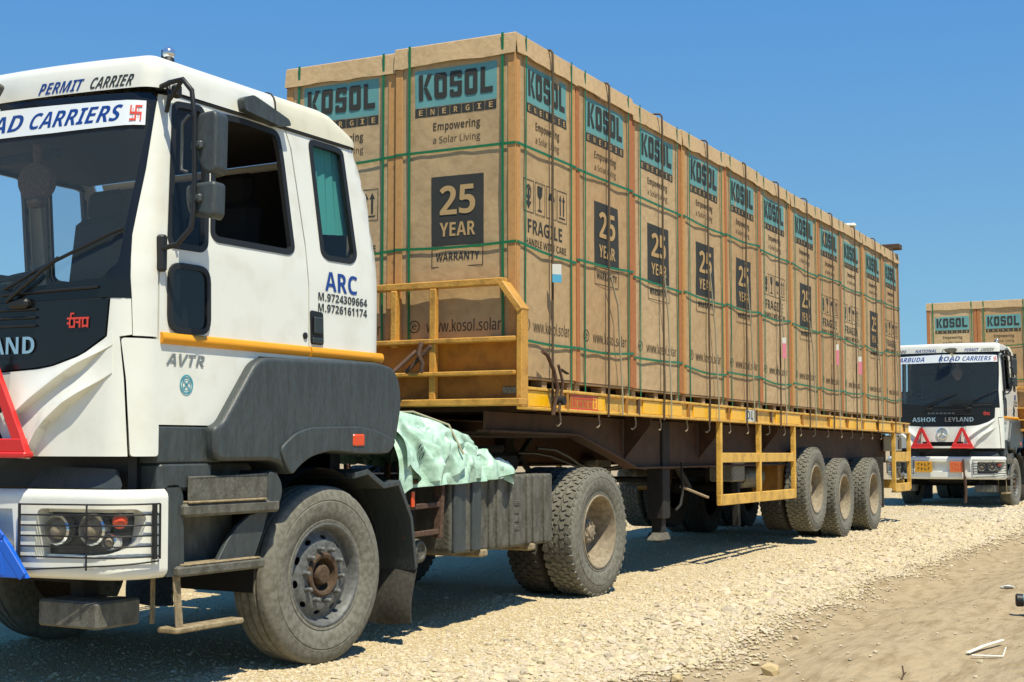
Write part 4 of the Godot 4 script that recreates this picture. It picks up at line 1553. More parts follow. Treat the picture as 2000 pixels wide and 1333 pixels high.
func cab(t: Node3D) -> void:
	var g := Vector2(0.09, 0.09)
	var quarter := soft(P([1.265, 3.025, 1.04, 3.045, 1.0, 2.97, 0.99, 2.79, 1.02, 2.28, 1.06, 2.24, 1.30, 2.235, 1.325, 2.28]), 0.05)
	var win := soft(P([0.965, 3.03, 0.72, 3.045, 0.40, 3.035, 0.365, 2.90, 0.285, 2.35, 0.33, 2.315, 0.955, 2.31, 1.0, 2.345]), 0.06)
	var sleep := soft(P([0.13, 3.045, -0.15, 3.045, -0.215, 3.03, -0.325, 2.38, -0.27, 2.33, -0.02, 2.325, 0.04, 2.36]), 0.06)
	var vent := soft(P([1.326, 2.165, 1.012, 2.168, 1.003, 1.80, 1.32, 1.80]), 0.09, 5)
	var door := P([1.372, 1.325, 1.378, 2.30, 1.30, 2.99, 1.262, 3.058, 0.345, 3.058, 0.295, 2.95, 0.19, 2.39, 0.166, 2.15, 0.156, 1.72, 0.60, 1.715, 0.93, 1.325])
	var side := P([0.146, 1.72, 0.156, 2.15, 0.18, 2.39, 0.285, 2.95, 0.335, 3.058, -0.375, 3.058, -0.515, 2.77, -0.598, 2.3, -0.599, 1.72])
	for s in [1.0, -1.0]:
		var m: bool = s < 0.0
		if m:
			for i in win.size():
				win[i].x -= 0.18
			for i in sleep.size():
				sleep[i].x = maxf(sleep[i].x - 0.10, -0.44)
			for i in [4, 5, 6, 7, 8]:
				door[i].x -= 0.18
			for i in [0, 1, 2, 3, 4]:
				side[i].x -= 0.18
		var d := mb(m)
		d.sheet(flank, door, [quarter, win], g, 0.035)
		part("door", d, M.white_paint, t)
		var sp := mb(m)
		sp.sheet(flank, side, [sleep], Vector2(0.07, 0.09), 0.035)
		part("side_panel", sp, M.white_paint, t)
		for w in [[quarter, "quarter_window", "dark_glass"], [win, "door_window", "dark_glass"], [sleep, "sleeper_window", "dark_glass"]]:
			var fr := mb(m)
			fr.sheet(flank, w[0], [inset(w[0], 0.034)], Vector2(0.05, 0.05), 0.03, 0.005)
			part(w[1] + "_frame", fr, M.gasket, t)
			if w[1] == "door_window":
				continue
			var gl := mb(m)
			gl.sheet(flank, inset(w[0], 0.03), [], Vector2(0.1, 0.1), 0.0, -0.012)
			part(w[1], gl, M[w[2]], t)
		var vf := mb(m)
		vf.sheet(flank, vent, [inset(vent, 0.03)], Vector2(0.05, 0.05), 0.02, 0.014)
		part("kerb_window_frame", vf, M.gasket, t)
		var vg := mb(m)
		vg.sheet(flank, inset(vent, 0.028), [], Vector2(0.1, 0.1), 0.0, 0.004)
		part("kerb_window", vg, M.gloss_black, t)
		# white pillar at the corner
		var pl := mb(m)
		pl.sheet(shell, P([1.19, 3.045, 1.182, 2.95, 1.164, 2.63, 1.143, 2.44, 1.127, 2.28, 1.134, 2.17, 1.152, 1.96, 1.162, 1.77, 1.312, 1.77, 1.305, 2.3, 1.255, 2.99, 1.245, 3.045]), [], Vector2(0.025, 0.1), 0.03)
		part("corner_pillar", pl, M.white_paint, t)
		# white corner below it
		var lo := mb(m)
		lo.sheet(shell, soft(P([1.10, 1.757, 1.318, 1.757, 1.322, 1.165, 1.158, 1.165, 1.13, 1.55]), 0.02), [], Vector2(0.03, 0.08), 0.06, 0.012)
		part("corner_panel", lo, M.white_paint, t)
		# yellow moulding
		for q in [[1.366, 0.162], [0.150, -0.46]]:
			var st := mb(m)
			st.prism(soft(P([1.219, 1.736, 1.236, 1.742, 1.248, 1.768, 1.236, 1.794, 1.219, 1.80]), 0.012), Transform3D(Basis(), Vector3(0, 0, 0)), q[1], q[0])
			part("side_stripe", st, M.stripe, t)
		var st2 := mb(m)
		st2.prism(soft(P([1.219, 1.736, 1.236, 1.742, 1.246, 1.768, 1.236, 1.794, 1.219, 1.80]), 0.012), Transform3D(Basis(), Vector3(0, 0, 0)), -0.575, -0.464)
		part("side_stripe", st2, M.stripe, t)
		var cu := mb(m)
		for i in (0 if m else 20):
			var za := 0.18 - i * 0.029
			cu.face([Vector3(1.13 + 0.012 * sin(i * 2.1), 2.47 + 0.010 * i * 0.3, za), Vector3(1.13 + 0.012 * sin((i + 1) * 2.1), 2.47 + 0.010 * (i + 1) * 0.3, za - 0.029), Vector3(1.115 + 0.004 * sin((i + 1) * 2.1), 3.05, (za - 0.029) * 0.82), Vector3(1.115 + 0.004 * sin(i * 2.1), 3.05, za * 0.82)], Vector3.RIGHT)
		if not m:
			part("curtain", cu, M.curtain, t)
		# weather strip under the roof, rain hood
		var gu := mb(m)
		gu.tube([Vector3(1.165, 3.062, 1.22), Vector3(1.172, 3.062, 0.9), Vector3(1.172, 3.062, -0.28)], 0.012, 6)
		part("roof_seam", gu, M.gasket, t)
		var vh := mb(m)
		vh.prism(soft(P([0.77, 3.14, 0.69, 3.175, 0.60, 3.155, 0.375, 3.10, 0.355, 3.065, 0.46, 3.045, 0.757, 3.075]), 0.02), Transform3D(Basis(Vector3(0, 0, 1), Vector3(0, 1, 0), Vector3(-1, 0, 0)), Vector3.ZERO), -1.235, -1.165)
		part("rain_hood", vh, M.grey_plastic, t)
	# back wall
	var bk := mb()
	for i in 8:
		var y0 := lerpf(1.2, 3.058, i / 8.0)
		var y1 := lerpf(1.2, 3.058, (i + 1) / 8.0)
		bk.face([Vector3(-cab_w(y0) + 0.1, y0, cab_rear(y0)), Vector3(cab_w(y0) - 0.1, y0, cab_rear(y0)), Vector3(cab_w(y1) - 0.1, y1, cab_rear(y1)), Vector3(-cab_w(y1) + 0.1, y1, cab_rear(y1))], Vector3.BACK * -1.0)
	part("rear_wall", bk, M.white_paint, t)
	roof(t)
	# screen with its black edge, banner
	var edge := mirror2(P([0, 3.07, 0.54, 3.056, 1.02, 3.045, 1.15, 3.046, 1.183, 3.02, 1.18, 2.95, 1.162, 2.63, 1.141, 2.44, 1.125, 2.28, 1.132, 2.17, 1.15, 1.962, 1.03, 1.962, 0.5, 1.955, 0, 1.955]))
	var pane := mirror2(P([0, 3.035, 0.54, 3.02, 1.02, 3.008, 1.12, 3.004, 1.152, 2.975, 1.147, 2.85, 1.092, 2.38, 1.07, 2.14, 0.985, 2.06, 0.4, 2.022, 0, 2.015]))
	var ed := mb()
	ed.sheet(shell, edge, [pane], Vector2(0.06, 0.08), 0.02, 0.004)
	part("windscreen_frame", ed, M.gloss_black, t)
	var gl2 := mb()
	gl2.sheet(shell, pane, [], Vector2(0.1, 0.12), 0.0, -0.004)
	part("windscreen", gl2, M.screen_glass, t)
	var bn := mb()
	bn.sheet(shell, mirror2(P([0, 3.03, 0.54, 3.016, 1.02, 3.004, 1.128, 3.0, 1.134, 2.868, 0.57, 2.86, 0, 2.868])), [], Vector2(0.06, 0.08), 0.0, 0.006)
	part("windscreen_banner", bn, M.banner_white, t)
	var wr := mb()
	var nz := Vector3(0, 0.16, 1).normalized()
	write(wr, "ARBUDA", true, Vector2(-0.92, 2.895), Vector2(-0.36, 2.985), shell, nz, 0.0076, 0.03)
	write(wr, "ROAD", true, Vector2(-0.06, 2.895), Vector2(0.37, 2.987), shell, nz, 0.0076, 0.03)
	write(wr, "CARRIERS", true, Vector2(0.425, 2.893), Vector2(0.99, 2.982), shell, nz, 0.0076, 0.03)
	part("banner_lettering", wr, M.blue_ink, t)
	# auspicious sign at the end of the banner
	var sw := mb()
	var corner := Vector3(0.5, 0.16, 0.86).normalized()
	var q := func(a: float, b: float, c: float, d: float) -> void:
		patch(sw, [Vector2(a, b), Vector2(c, b), Vector2(c, d), Vector2(a, d)], shell, corner, 0.009)
	var cx := 1.078
	var cy := 2.932
	q.call(cx - 0.005, cy - 0.042, cx + 0.005, cy + 0.042)
	q.call(cx - 0.034, cy - 0.006, cx - 0.005, cy + 0.006)
	q.call(cx + 0.005, cy - 0.006, cx + 0.034, cy + 0.006)
	q.call(cx + 0.005, cy + 0.031, cx + 0.034, cy + 0.042)
	q.call(cx - 0.034, cy - 0.042, cx - 0.005, cy - 0.031)
	q.call(cx - 0.034, cy + 0.006, cx - 0.025, cy + 0.042)
	q.call(cx + 0.025, cy - 0.042, cx + 0.034, cy - 0.006)
	for e in [[-0.016, 0.02], [0.016, 0.02], [-0.016, -0.018], [0.016, -0.018]]:
		q.call(cx + e[0] - 0.003, cy + e[1] - 0.003, cx + e[0] + 0.003, cy + e[1] + 0.003)
	part("banner_sign", sw, M.red_ink, t)
	# words above the screen
	var brow := func(p: Vector2) -> Vector3:
		var c := roof_edge(p.x)
		var d := roof_edge(p.x + 0.01) - roof_edge(p.x - 0.01)
		var o := lerpf(0.012, 0.010, clampf((p.y - 3.07) / 0.07, 0.0, 1.0)) if p.y < 3.14 else lerpf(0.010, 0.005, (p.y - 3.14) / 0.05)
		return Vector3(c.x, p.y, c.z) + Vector3(-d.z, 0, d.x).normalized() * (o + 0.0005)
	for a in [["GOODS", -1.0, -0.72, "dark_ink"], ["NATIONAL", -0.52, -0.10, "blue_ink"], ["PERMIT", 0.435, 0.69, "blue_ink"], ["CARRIER", 0.74, 0.975, "dark_ink"]]:
		var r1 := mb()
		write(r1, a[0], true, Vector2(a[1], 3.082), Vector2(a[2], 3.142), brow, Vector3(a[1] * 0.2, 0, 1.0).normalized(), 0.0015, 0.025)
		part("roof_lettering", r1, M[a[3]], t)
	inside(t)


# the roof's own outline: as the shell's, but with a tighter front corner
func roof_edge(s: float) -> Vector3:
	var y := 3.07
	var r := 0.10
	var w := cab_w(y)
	var xc := w - R + R * sin(A0)
	var k := tan(A0) / 2.0 / xc
	var xe := w - r + r * sin(A0)
	var a := absf(s)
	if a <= 1.0:
		return Vector3(s * xe, y, cab_f(y) - k * s * s * xe * xe)
	var zc := cab_f(y) - k * xe * xe - r * cos(A0)
	var q := A0 + (a - 1.0) / 0.3 * (PI / 2 - A0)
	return Vector3(signf(s) * (w - r + r * sin(q)), y, zc + r * cos(q))


func roof(t: Node3D) -> void:
	var half := []
	for i in 13:
		half.append(roof_edge(i / 12.0))
	for i in range(1, 9):
		half.append(roof_edge(1.0 + 0.3 * i / 8.0))
	var z0: float = half[-1].z
	var w: float = half[-1].x
	for z in [1.0, 0.8, 0.6, 0.44, 0.3, 0.15, 0.0, -0.1, -0.2, -0.28]:
		if z < z0:
			half.append(Vector3(w, 3.07, z))
	for i in range(1, 7):
		var a := PI / 2 * i / 6
		half.append(Vector3(w - 0.1 + 0.1 * cos(a), 3.07, -0.285 - 0.1 * sin(a)))
	half.append(Vector3(0.5, 3.07, -0.385))
	half.append(Vector3(0, 3.07, -0.385))
	var ring_pts := half.duplicate()
	for i in range(half.size() - 2, 0, -1):
		ring_pts.append(Vector3(-half[i].x, 3.07, half[i].z))
	var c := ring_pts.size()
	var nr := []
	for i in c:
		var d: Vector3 = ring_pts[(i + 1) % c] - ring_pts[(i + c - 1) % c]
		var o := Vector3(d.z, 0, -d.x).normalized()
		if o.dot(ring_pts[i] - Vector3(0, 3.07, 0.5)) < 0.0:
			o = -o
		nr.append(o)
	var prof := [Vector2(-0.012, 0.0), Vector2(-0.010, 0.07), Vector2(-0.005, 0.12), Vector2(0.005, 0.15), Vector2(0.022, 0.17), Vector2(0.05, 0.182), Vector2(0.12, 0.187), Vector2(0.4, 0.192)]
	var at := func(i: int, k: int) -> Vector3:
		var b: Vector3 = ring_pts[i % c]
		var q: Vector3 = b - nr[i % c] * prof[k].x
		var h := lerpf(0.28, 1.0, smoothstep(-0.42, -0.02, q.z))
		q.y = 3.07 + prof[k].y * h
		return q
	var norm := func(i: int, k: int) -> Vector3:
		var u: Vector3 = at.call(i + 1, k) - at.call((i + c - 1) % c, k)
		var v: Vector3 = at.call(i, mini(k + 1, prof.size() - 1)) - at.call(i, maxi(k - 1, 0))
		var g := u.cross(v).normalized()
		var o: Vector3 = nr[i % c]
		return g if g.dot(o + Vector3.UP) > 0.0 else -g
	var front := mb()
	var rear := mb()
	for i in c:
		var mid: float = (ring_pts[i].z + ring_pts[(i + 1) % c].z) * 0.5
		var b: MB = front if mid > 0.44 else rear
		for k in prof.size() - 1:
			b.put(at.call(i, k), at.call(i + 1, k), at.call(i + 1, k + 1), norm.call(i, k), norm.call(i + 1, k), norm.call(i + 1, k + 1))
			b.put(at.call(i, k), at.call(i + 1, k + 1), at.call(i, k + 1), norm.call(i, k), norm.call(i + 1, k + 1), norm.call(i, k + 1))
	# crown
	var top := PackedVector2Array()
	var kk := prof.size() - 1
	for i in c:
		var p: Vector3 = at.call(i, kk)
		top.append(Vector2(p.x, p.z))
	for a in [[0.44, 3.0, front], [-3.0, 0.44, rear]]:
		for y in 24:
			var za: float = lerpf(-0.6, 1.8, y / 24.0)
			var zb: float = lerpf(-0.6, 1.8, (y + 1) / 24.0)
			za = maxf(za, a[0])
			zb = minf(zb, a[1])
			if zb <= za:
				continue
			for pc in Geometry2D.intersect_polygons(top, P([-2, za, 2, za, 2, zb, -2, zb])):
				var ix := Geometry2D.triangulate_polygon(pc)
				for i in range(0, ix.size(), 3):
					var q := []
					for j in 3:
						var p := pc[ix[i + j]]
						q.append(Vector3(p.x, 3.07 + 0.192 * lerpf(0.28, 1.0, smoothstep(-0.42, -0.02, p.y)), p.y))
					a[2].face(q, Vector3.UP)
	part("roof", front, M.white_paint, t)
	part("sleeper_roof", rear, M.cream_paint, t)
	var sm := mb()
	var pts := []
	for k in prof.size():
		for i in c:
			if absf(ring_pts[i].z - 0.44) < 0.001 and ring_pts[i].x > 0.0:
				pts.append(at.call(i, k) + Vector3(0.003, 0.002, 0))
	pts.append(Vector3(0, 3.264, 0.44))
	sm.tube(pts, 0.006, 5)
	part("roof_joint", sm, M.gasket, t)


func inside(t: Node3D) -> void:
	var f := mb()
	f.box(Vector3(0, 1.42, 0.4), Vector3(2.3, 0.06, 1.96), 0.01)
	f.box(Vector3(0, 1.62, -0.05), Vector3(1.0, 0.4, 1.0), 0.03)
	f.box(Vector3(0, 1.55, -0.3), Vector3(2.2, 0.5, 0.5), 0.04)
	part("cab_floor", f, M.interior, t)
	var d := mb()
	d.box(Vector3(0, 1.80, 1.33), Vector3(2.24, 0.45, 0.34), 0.06)
	d.box(Vector3(-0.45, 2.04, 1.22), Vector3(0.7, 0.16, 0.25), 0.05)
	part("dashboard", d, M.interior, t)
	var l := mb()
	l.box(Vector3(0, 3.05, 0.45), Vector3(2.2, 0.03, 1.5), 0.005)
	l.box(Vector3(0, 2.35, -0.36), Vector3(2.2, 1.3, 0.02), 0.005)
	part("cab_lining", l, M.interior_brown, t)
	for s in [1.0, -1.0]:
		var st := mb()
		st.box(Vector3(s * 0.55, 1.98, 0.42), Vector3(0.5, 0.16, 0.5), 0.05)
		st.box(Vector3(s * 0.55, 2.36, 0.12), Vector3(0.48, 0.72, 0.14), 0.06, Basis(Vector3(1, 0, 0), -0.12))
		st.box(Vector3(s * 0.55, 2.80, 0.06), Vector3(0.3, 0.2, 0.1), 0.04, Basis(Vector3(1, 0, 0), -0.12))
		part("seat", st, M.interior, t)
	var w := mb()
	var T := Transform3D(Basis(Vector3(1, 0, 0), -1.1), Vector3(-0.55, 2.18, 0.86))
	var pts := []
	for i in 25:
		var a := TAU * i / 24
		pts.append(T * Vector3(cos(a) * 0.23, sin(a) * 0.23, 0))
	w.tube(pts, 0.016, 8)
	w.bar(T * Vector3(-0.22, 0, 0), T * Vector3(0.22, 0, 0), 0.03, 0.02)
	w.bar(T * Vector3(0, -0.22, 0), T * Vector3.ZERO, 0.03, 0.02)
	w.bar(T * Vector3.ZERO, Vector3(-0.55, 1.85, 1.15), 0.05, 0.05)
	part("steering_wheel", w, M.black, t)
	# small fan on the screen pillar and the inner mirror
	var fan := mb()
	fan.lathe([Vector2(0.02, -0.03), Vector2(0.10, -0.03), Vector2(0.115, 0.0), Vector2(0.10, 0.03), Vector2(0.03, 0.04), Vector2(0.0, 0.045)], Transform3D(Basis(Vector3.UP, 0.3), Vector3(0.28, 2.66, 1.36)), 24)
	fan.box(Vector3(0.28, 2.80, 1.36), Vector3(0.05, 0.16, 0.05), 0.015)
	fan.box(Vector3(0.28, 2.55, 1.36), Vector3(0.12, 0.06, 0.08), 0.02)
	part("cabin_fan", fan, M.hub_brown, t)
	var hang := mb()
	hang.box(Vector3(0.08, 2.84, 1.25), Vector3(0.5, 0.05, 0.03), 0.01)
	part("sun_blind", hang, M.interior, t)


func front_end(t: Node3D) -> void:
	# black grille under the screen
	var gp := mb()
	gp.sheet(shell, mirror2(P([0, 1.948, 1.028, 1.955, 1.012, 1.77, 0.883, 1.683, 0.72, 1.63, 0.63, 1.617, 0.41, 1.603, 0, 1.60])), [], Vector2(0.06, 0.06), 0.03, 0.006)
	part("grille_panel", gp, M.gloss_black, t)
	for i in 3:
		var sl := mb()
		sl.tube(along(14, Vector2(-0.62, 1.915 - i * 0.042), Vector2(0.62, 1.915 - i * 0.042), shell, 0.014), 0.007, 5)
		part("grille_bar", sl, M.black, t)
	var na := mb()
	var z1 := Vector3(0.0, 0, 1)
	write(na, "ASHOK", true, Vector2(-0.60, 1.688), Vector2(-0.12, 1.775), shell, z1, 0.018)
	part("maker_lettering", na, M.chrome, t)
	var nm := mb()
	write(nm, "LEYLAND", true, Vector2(0.06, 1.688), Vector2(0.615, 1.775), shell, Vector3(0.1, 0, 1).normalized(), 0.016)
	part("maker_lettering", nm, M.chrome, t)
	var lt := mb()
	for i in 7:
		patch(lt, [Vector2(-0.28 + i * 0.08, 1.845), Vector2(-0.225 + i * 0.08, 1.845), Vector2(-0.225 + i * 0.08, 1.88), Vector2(-0.28 + i * 0.08, 1.88)], shell, z1, 0.012)
	part("grille_inlay", lt, M.badge_grey, t)
	# red sacred word in Indian script: headline bar with hanging strokes
	var om := mb()
	var o2 := Vector3(0.28, 0, 1).normalized()
	var k := func(a: float, b: float, c: float, d: float) -> void:
		patch(om, [Vector2(a, b), Vector2(c, b), Vector2(c, d), Vector2(a, d)], shell, o2, 0.013)
	k.call(0.80, 1.855, 0.925, 1.865)
	for x in [0.812, 0.838, 0.868, 0.885, 0.912]:
		k.call(x, 1.812, x + 0.009, 1.855)
	k.call(0.80, 1.83, 0.812, 1.84)
	k.call(0.822, 1.812, 0.838, 1.822)
	k.call(0.85, 1.835, 0.868, 1.845)
	k.call(0.894, 1.815, 0.912, 1.825)
	k.call(0.818, 1.865, 0.826, 1.888)
	k.call(0.826, 1.88, 0.842, 1.888)
	part("red_word", om, M.red_ink, t)
	# white lower grille with its folded wings
	var lg := mb()
	lg.sheet(shell, mirror2(P([0, 1.592, 0.41, 1.595, 0.63, 1.608, 0.72, 1.622, 0.885, 1.674, 1.02, 1.763, 1.036, 1.958, 1.148, 1.958, 1.158, 1.775, 1.09, 1.765, 1.118, 1.55, 1.146, 1.165, 0, 1.165])), [mirror2(P([0, 1.29, 0.40, 1.29, 0.43, 1.235, 0.40, 1.205, 0, 1.205]))], Vector2(0.05, 0.06), 0.05, 0.0)
	part("lower_grille", lg, M.white_paint, t)
	var dk := mb()
	dk.sheet(shell, mirror2(P([0, 1.30, 0.44, 1.30, 0.44, 1.195, 0, 1.195])), [], Vector2(0.1, 0.1), 0.0, -0.045)
	part("grille_slot", dk, M.deep_black, t)
	for s in [1.0, -1.0]:
		var lines := [[[0.41, 1.603], [0.63, 1.612], [0.72, 1.628], [0.883, 1.68], [1.012, 1.765], [1.06, 1.80]], [[0.41, 1.30], [0.606, 1.452], [0.77, 1.565], [0.90, 1.64], [1.06, 1.725]], [[0.41, 0.98], [0.598, 1.19], [0.672, 1.32], [0.80, 1.43], [0.972, 1.53], [1.06, 1.585]]]
		var at := func(l: Array, x: float) -> float:
			for i in range(1, l.size()):
				if x <= l[i][0]:
					return lerpf(l[i - 1][1], l[i][1], clampf((x - l[i - 1][0]) / (l[i][0] - l[i - 1][0]), 0.0, 1.0))
			return l[-1][1]
		for k2 in 2:
			var fold := func(p: Vector2) -> Vector3:
				var hi: float = at.call(lines[k2], p.x)
				var lo: float = at.call(lines[k2 + 1], p.x)
				var u := clampf((hi - p.y) / (hi - lo), 0.0, 1.0)
				return shell(p) + Vector3(0.25, 0, 1).normalized() * (0.004 + 0.048 * pow(u, 1.7) * smoothstep(1.06, 0.86, p.x))
			var poly := PackedVector2Array()
			for i in 13:
				var x := lerpf(0.46, 1.055, i / 12.0)
				poly.append(Vector2(x, maxf(1.168, at.call(lines[k2], x) - 0.008)))
			for i in range(12, -1, -1):
				var x := lerpf(0.46, 1.055, i / 12.0)
				poly.append(Vector2(x, maxf(1.166, at.call(lines[k2 + 1], x))))
			var w1 := mb(s < 0.0)
			w1.sheet(fold, poly, [], Vector2(0.03, 0.02), 0.06, 0.0)
			part("grille_wing", w1, M.white_paint, t)
	var em := mb()
	em.lathe([Vector2(0.115, -0.01), Vector2(0.12, 0.012), Vector2(0.10, 0.016), Vector2(0.092, 0.0)], Transform3D(Basis(), Vector3(0, 1.45, 1.705)), 32)
	for i in 3:
		em.bar(Vector3(0, 1.45, 1.71) + Vector3(cos(i * 2.094 + 1.57), sin(i * 2.094 + 1.57), 0) * 0.1, Vector3(0, 1.45, 1.71), 0.02, 0.014)
	part("round_emblem", em, M.chrome, t)
	# bumper
	var lamp_l := soft(P([0.675, 0.905, 1.20, 0.905, 1.245, 0.865, 1.215, 0.735, 1.06, 0.682, 0.661, 0.652, 0.665, 0.83]), 0.03)
	var lamp_r := PackedVector2Array()
	for p in lamp_l:
		lamp_r.append(Vector2(-p.x, p.y))
	lamp_r.reverse()
	var slot := mirror2(P([0, 0.90, 0.52, 0.90, 0.54, 0.70, 0, 0.70]))
	var bp := mb()
	bp.sheet(bumper_f, mirror2(P([0, 1.0, 1.38, 1.0, 1.385, 0.555, 0, 0.555])), [lamp_l, lamp_r, slot], Vector2(0.04, 0.025), 0.13, 0.0, Vector3(0, 0.8, 0.4))
	part("bumper", bp, M.white_paint, t)
	var bs := mb()
	bs.sheet(bumper_f, mirror2(P([0, 0.92, 0.56, 0.92, 0.56, 0.68, 0, 0.68])), [], Vector2(0.08, 0.08), 0.0, -0.05, Vector3(0, 0.8, 0.4))
	part("bumper_recess", bs, M.white_paint, t)
	for s in [1.0, -1.0]:
		var m: bool = s < 0.0
		var hs := mb(m)
		hs.sheet(bumper_f, P([0.63, 0.93, 1.29, 0.93, 1.29, 0.62, 0.63, 0.62]), [], Vector2(0.06, 0.06), 0.0, -0.115, Vector3(0, 0.8, 0.4))
		part("headlamp_housing", hs, M.gloss_black, t)
		for q in [[0.745, 0.795, 0.075], [0.945, 0.80, 0.078], [1.07, 0.742, 0.042]]:
			var c: Vector3 = along(1, Vector2(q[0], q[1]), Vector2(q[0], q[1]), bumper_f, -0.1)[0]
			var le := mb(m)
			var T := Transform3D(Basis(Vector3.UP, 0.18), c)
			le.lathe([Vector2(q[2] * 1.02, 0.0), Vector2(q[2] * 1.02, 0.05), Vector2(q[2] * 0.9, 0.06), Vector2(q[2] * 0.8, 0.04), Vector2(q[2] * 0.72, 0.02)], T, 28)
			part("headlamp_ring", le, M.chrome, t)
			var lb := mb(m)
			lb.lathe([Vector2(q[2] * 0.72, 0.015), Vector2(q[2] * 0.6, 0.045), Vector2(q[2] * 0.4, 0.062), Vector2(q[2] * 0.2, 0.07), Vector2(0.0, 0.072)], T, 24, 1.2)
			part("headlamp_lens", lb, M.rim_dust, t)
		var ol := mb(m)
		var oc: Vector3 = along(1, Vector2(1.115, 0.842), Vector2(1.115, 0.842), bumper_f, -0.07)[0]
		ol.lathe([Vector2(0.036, 0.0), Vector2(0.036, 0.03), Vector2(0.025, 0.045), Vector2(0.0, 0.05)], Transform3D(Basis(Vector3.UP, 0.6), oc), 20, 1.0)
		part("indicator_lens", ol, M.orange_lens, t)
		var cv := mb(m)
		cv.sheet(bumper_f, inset(lamp_l, -0.004), [], Vector2(0.08, 0.08), 0.0, -0.012, Vector3(0, 0.8, 0.4))
		part("headlamp_cover", cv, M.lamp_glass, t)
		# wire guard
		for i in 6:
			var y := 0.925 - i * 0.052
			var wg := mb(m)
			wg.tube(along(18, Vector2(0.585, y), Vector2(1.30, y + 0.004), bumper_f, 0.022), 0.0045, 5)
			part("guard_wire", wg, M.black, t)
		var wl := mb(m)
		wl.tube(along(18, Vector2(0.63, 0.60), Vector2(1.30, 0.645), bumper_f, 0.02), 0.0045, 5)
		part("guard_wire", wl, M.black, t)
		for x in [[0.585, 0.008], [0.965, 0.005], [1.27, 0.014], [1.30, 0.006]]:
			var wv := mb(m)
			wv.tube(along(4, Vector2(x[0], 0.93), Vector2(x[0] + 0.004, 0.605 if x[0] > 0.6 and x[0] < 1.0 else 0.655), bumper_f, 0.024), x[1], 5)
			part("guard_wire", wv, M.black, t)
		var be := mb(m)
		be.prism(soft(P([1.308, 1.015, 1.22, 1.02, 1.185, 0.97, 1.168, 0.60, 1.20, 0.553, 1.308, 0.553]), 0.02), Transform3D(Basis(Vector3(0, 0, 1), Vector3(0, 1, 0), Vector3(-1, 0, 0)), Vector3.ZERO), -1.225, -0.95)
		part("bumper_end", be, M.grey_plastic, t)
	# dark gap and shelf above the bumper, parts below
	var gap := mb()
	gap.box(Vector3(0, 1.08, 1.22), Vector3(2.2, 0.22, 0.4), 0.03)
	gap.box(Vector3(0, 0.80, 1.2), Vector3(2.1, 0.55, 0.2), 0.03)
	part("front_member", gap, M.black, t)
	for s in [1.0, -1.0]:
		var sh := mb()
		sh.prism(P([0.5, 0.0, 0.58, 0.12, 1.08, 0.105, 1.14, 0.03, 1.14, 0.0]), Transform3D(Basis(Vector3(s, 0, 0), Vector3(0, 0.92, -0.4 * 1.0), Vector3(0, 0.4, 0.92) * s), Vector3(0, 1.0, 1.55)), -0.012, 0.012)
		part("bumper_shelf", sh, M.grey_plastic, t)
	for s in [1.0, -1.0]:
		var ub := mb(s < 0.0)
		ub.box(Vector3(0.84, 0.375, 1.44), Vector3(0.42, 0.135, 0.30), 0.012)
		part("underrun_bar", ub, M.dusty_plastic, t)
		var br := mb(s < 0.0)
		br.box(Vector3(0.74, 0.55, 1.38), Vector3(0.1, 0.3, 0.12), 0.01)
		part("underrun_bracket", br, M.chassis, t)
	# wipers
	for a in [[0.42, 2.025, 1.08, 2.312], [-0.35, 2.01, 0.30, 2.25]]:
		var wp := mb()
		wp.tube(along(12, Vector2(a[0], a[1]), Vector2(a[2], a[3]), shell, 0.018), 0.009, 6)
		part("wiper_blade", wp, M.black, t)
		var wa := mb()
		wa.tube(along(10, Vector2(a[0] + 0.03, a[1] - 0.065), Vector2(a[0] + 0.33, a[1] + 0.14), shell, 0.034), 0.011, 6)
		wa.tube(along(10, Vector2(a[0] + 0.55, a[1] - 0.01), Vector2(a[0] - 0.02, a[1] - 0.03), shell, 0.012), 0.008, 6)
		part("wiper_arm", wa, M.black, t)
		var pv := mb()
		pv.box(along(1, Vector2(a[0] + 0.1, 1.945), Vector2(a[0] + 0.1, 1.945), shell, 0.015)[0], Vector3(0.14, 0.05, 0.05), 0.015)
		part("wiper_mount", pv, M.black, t)


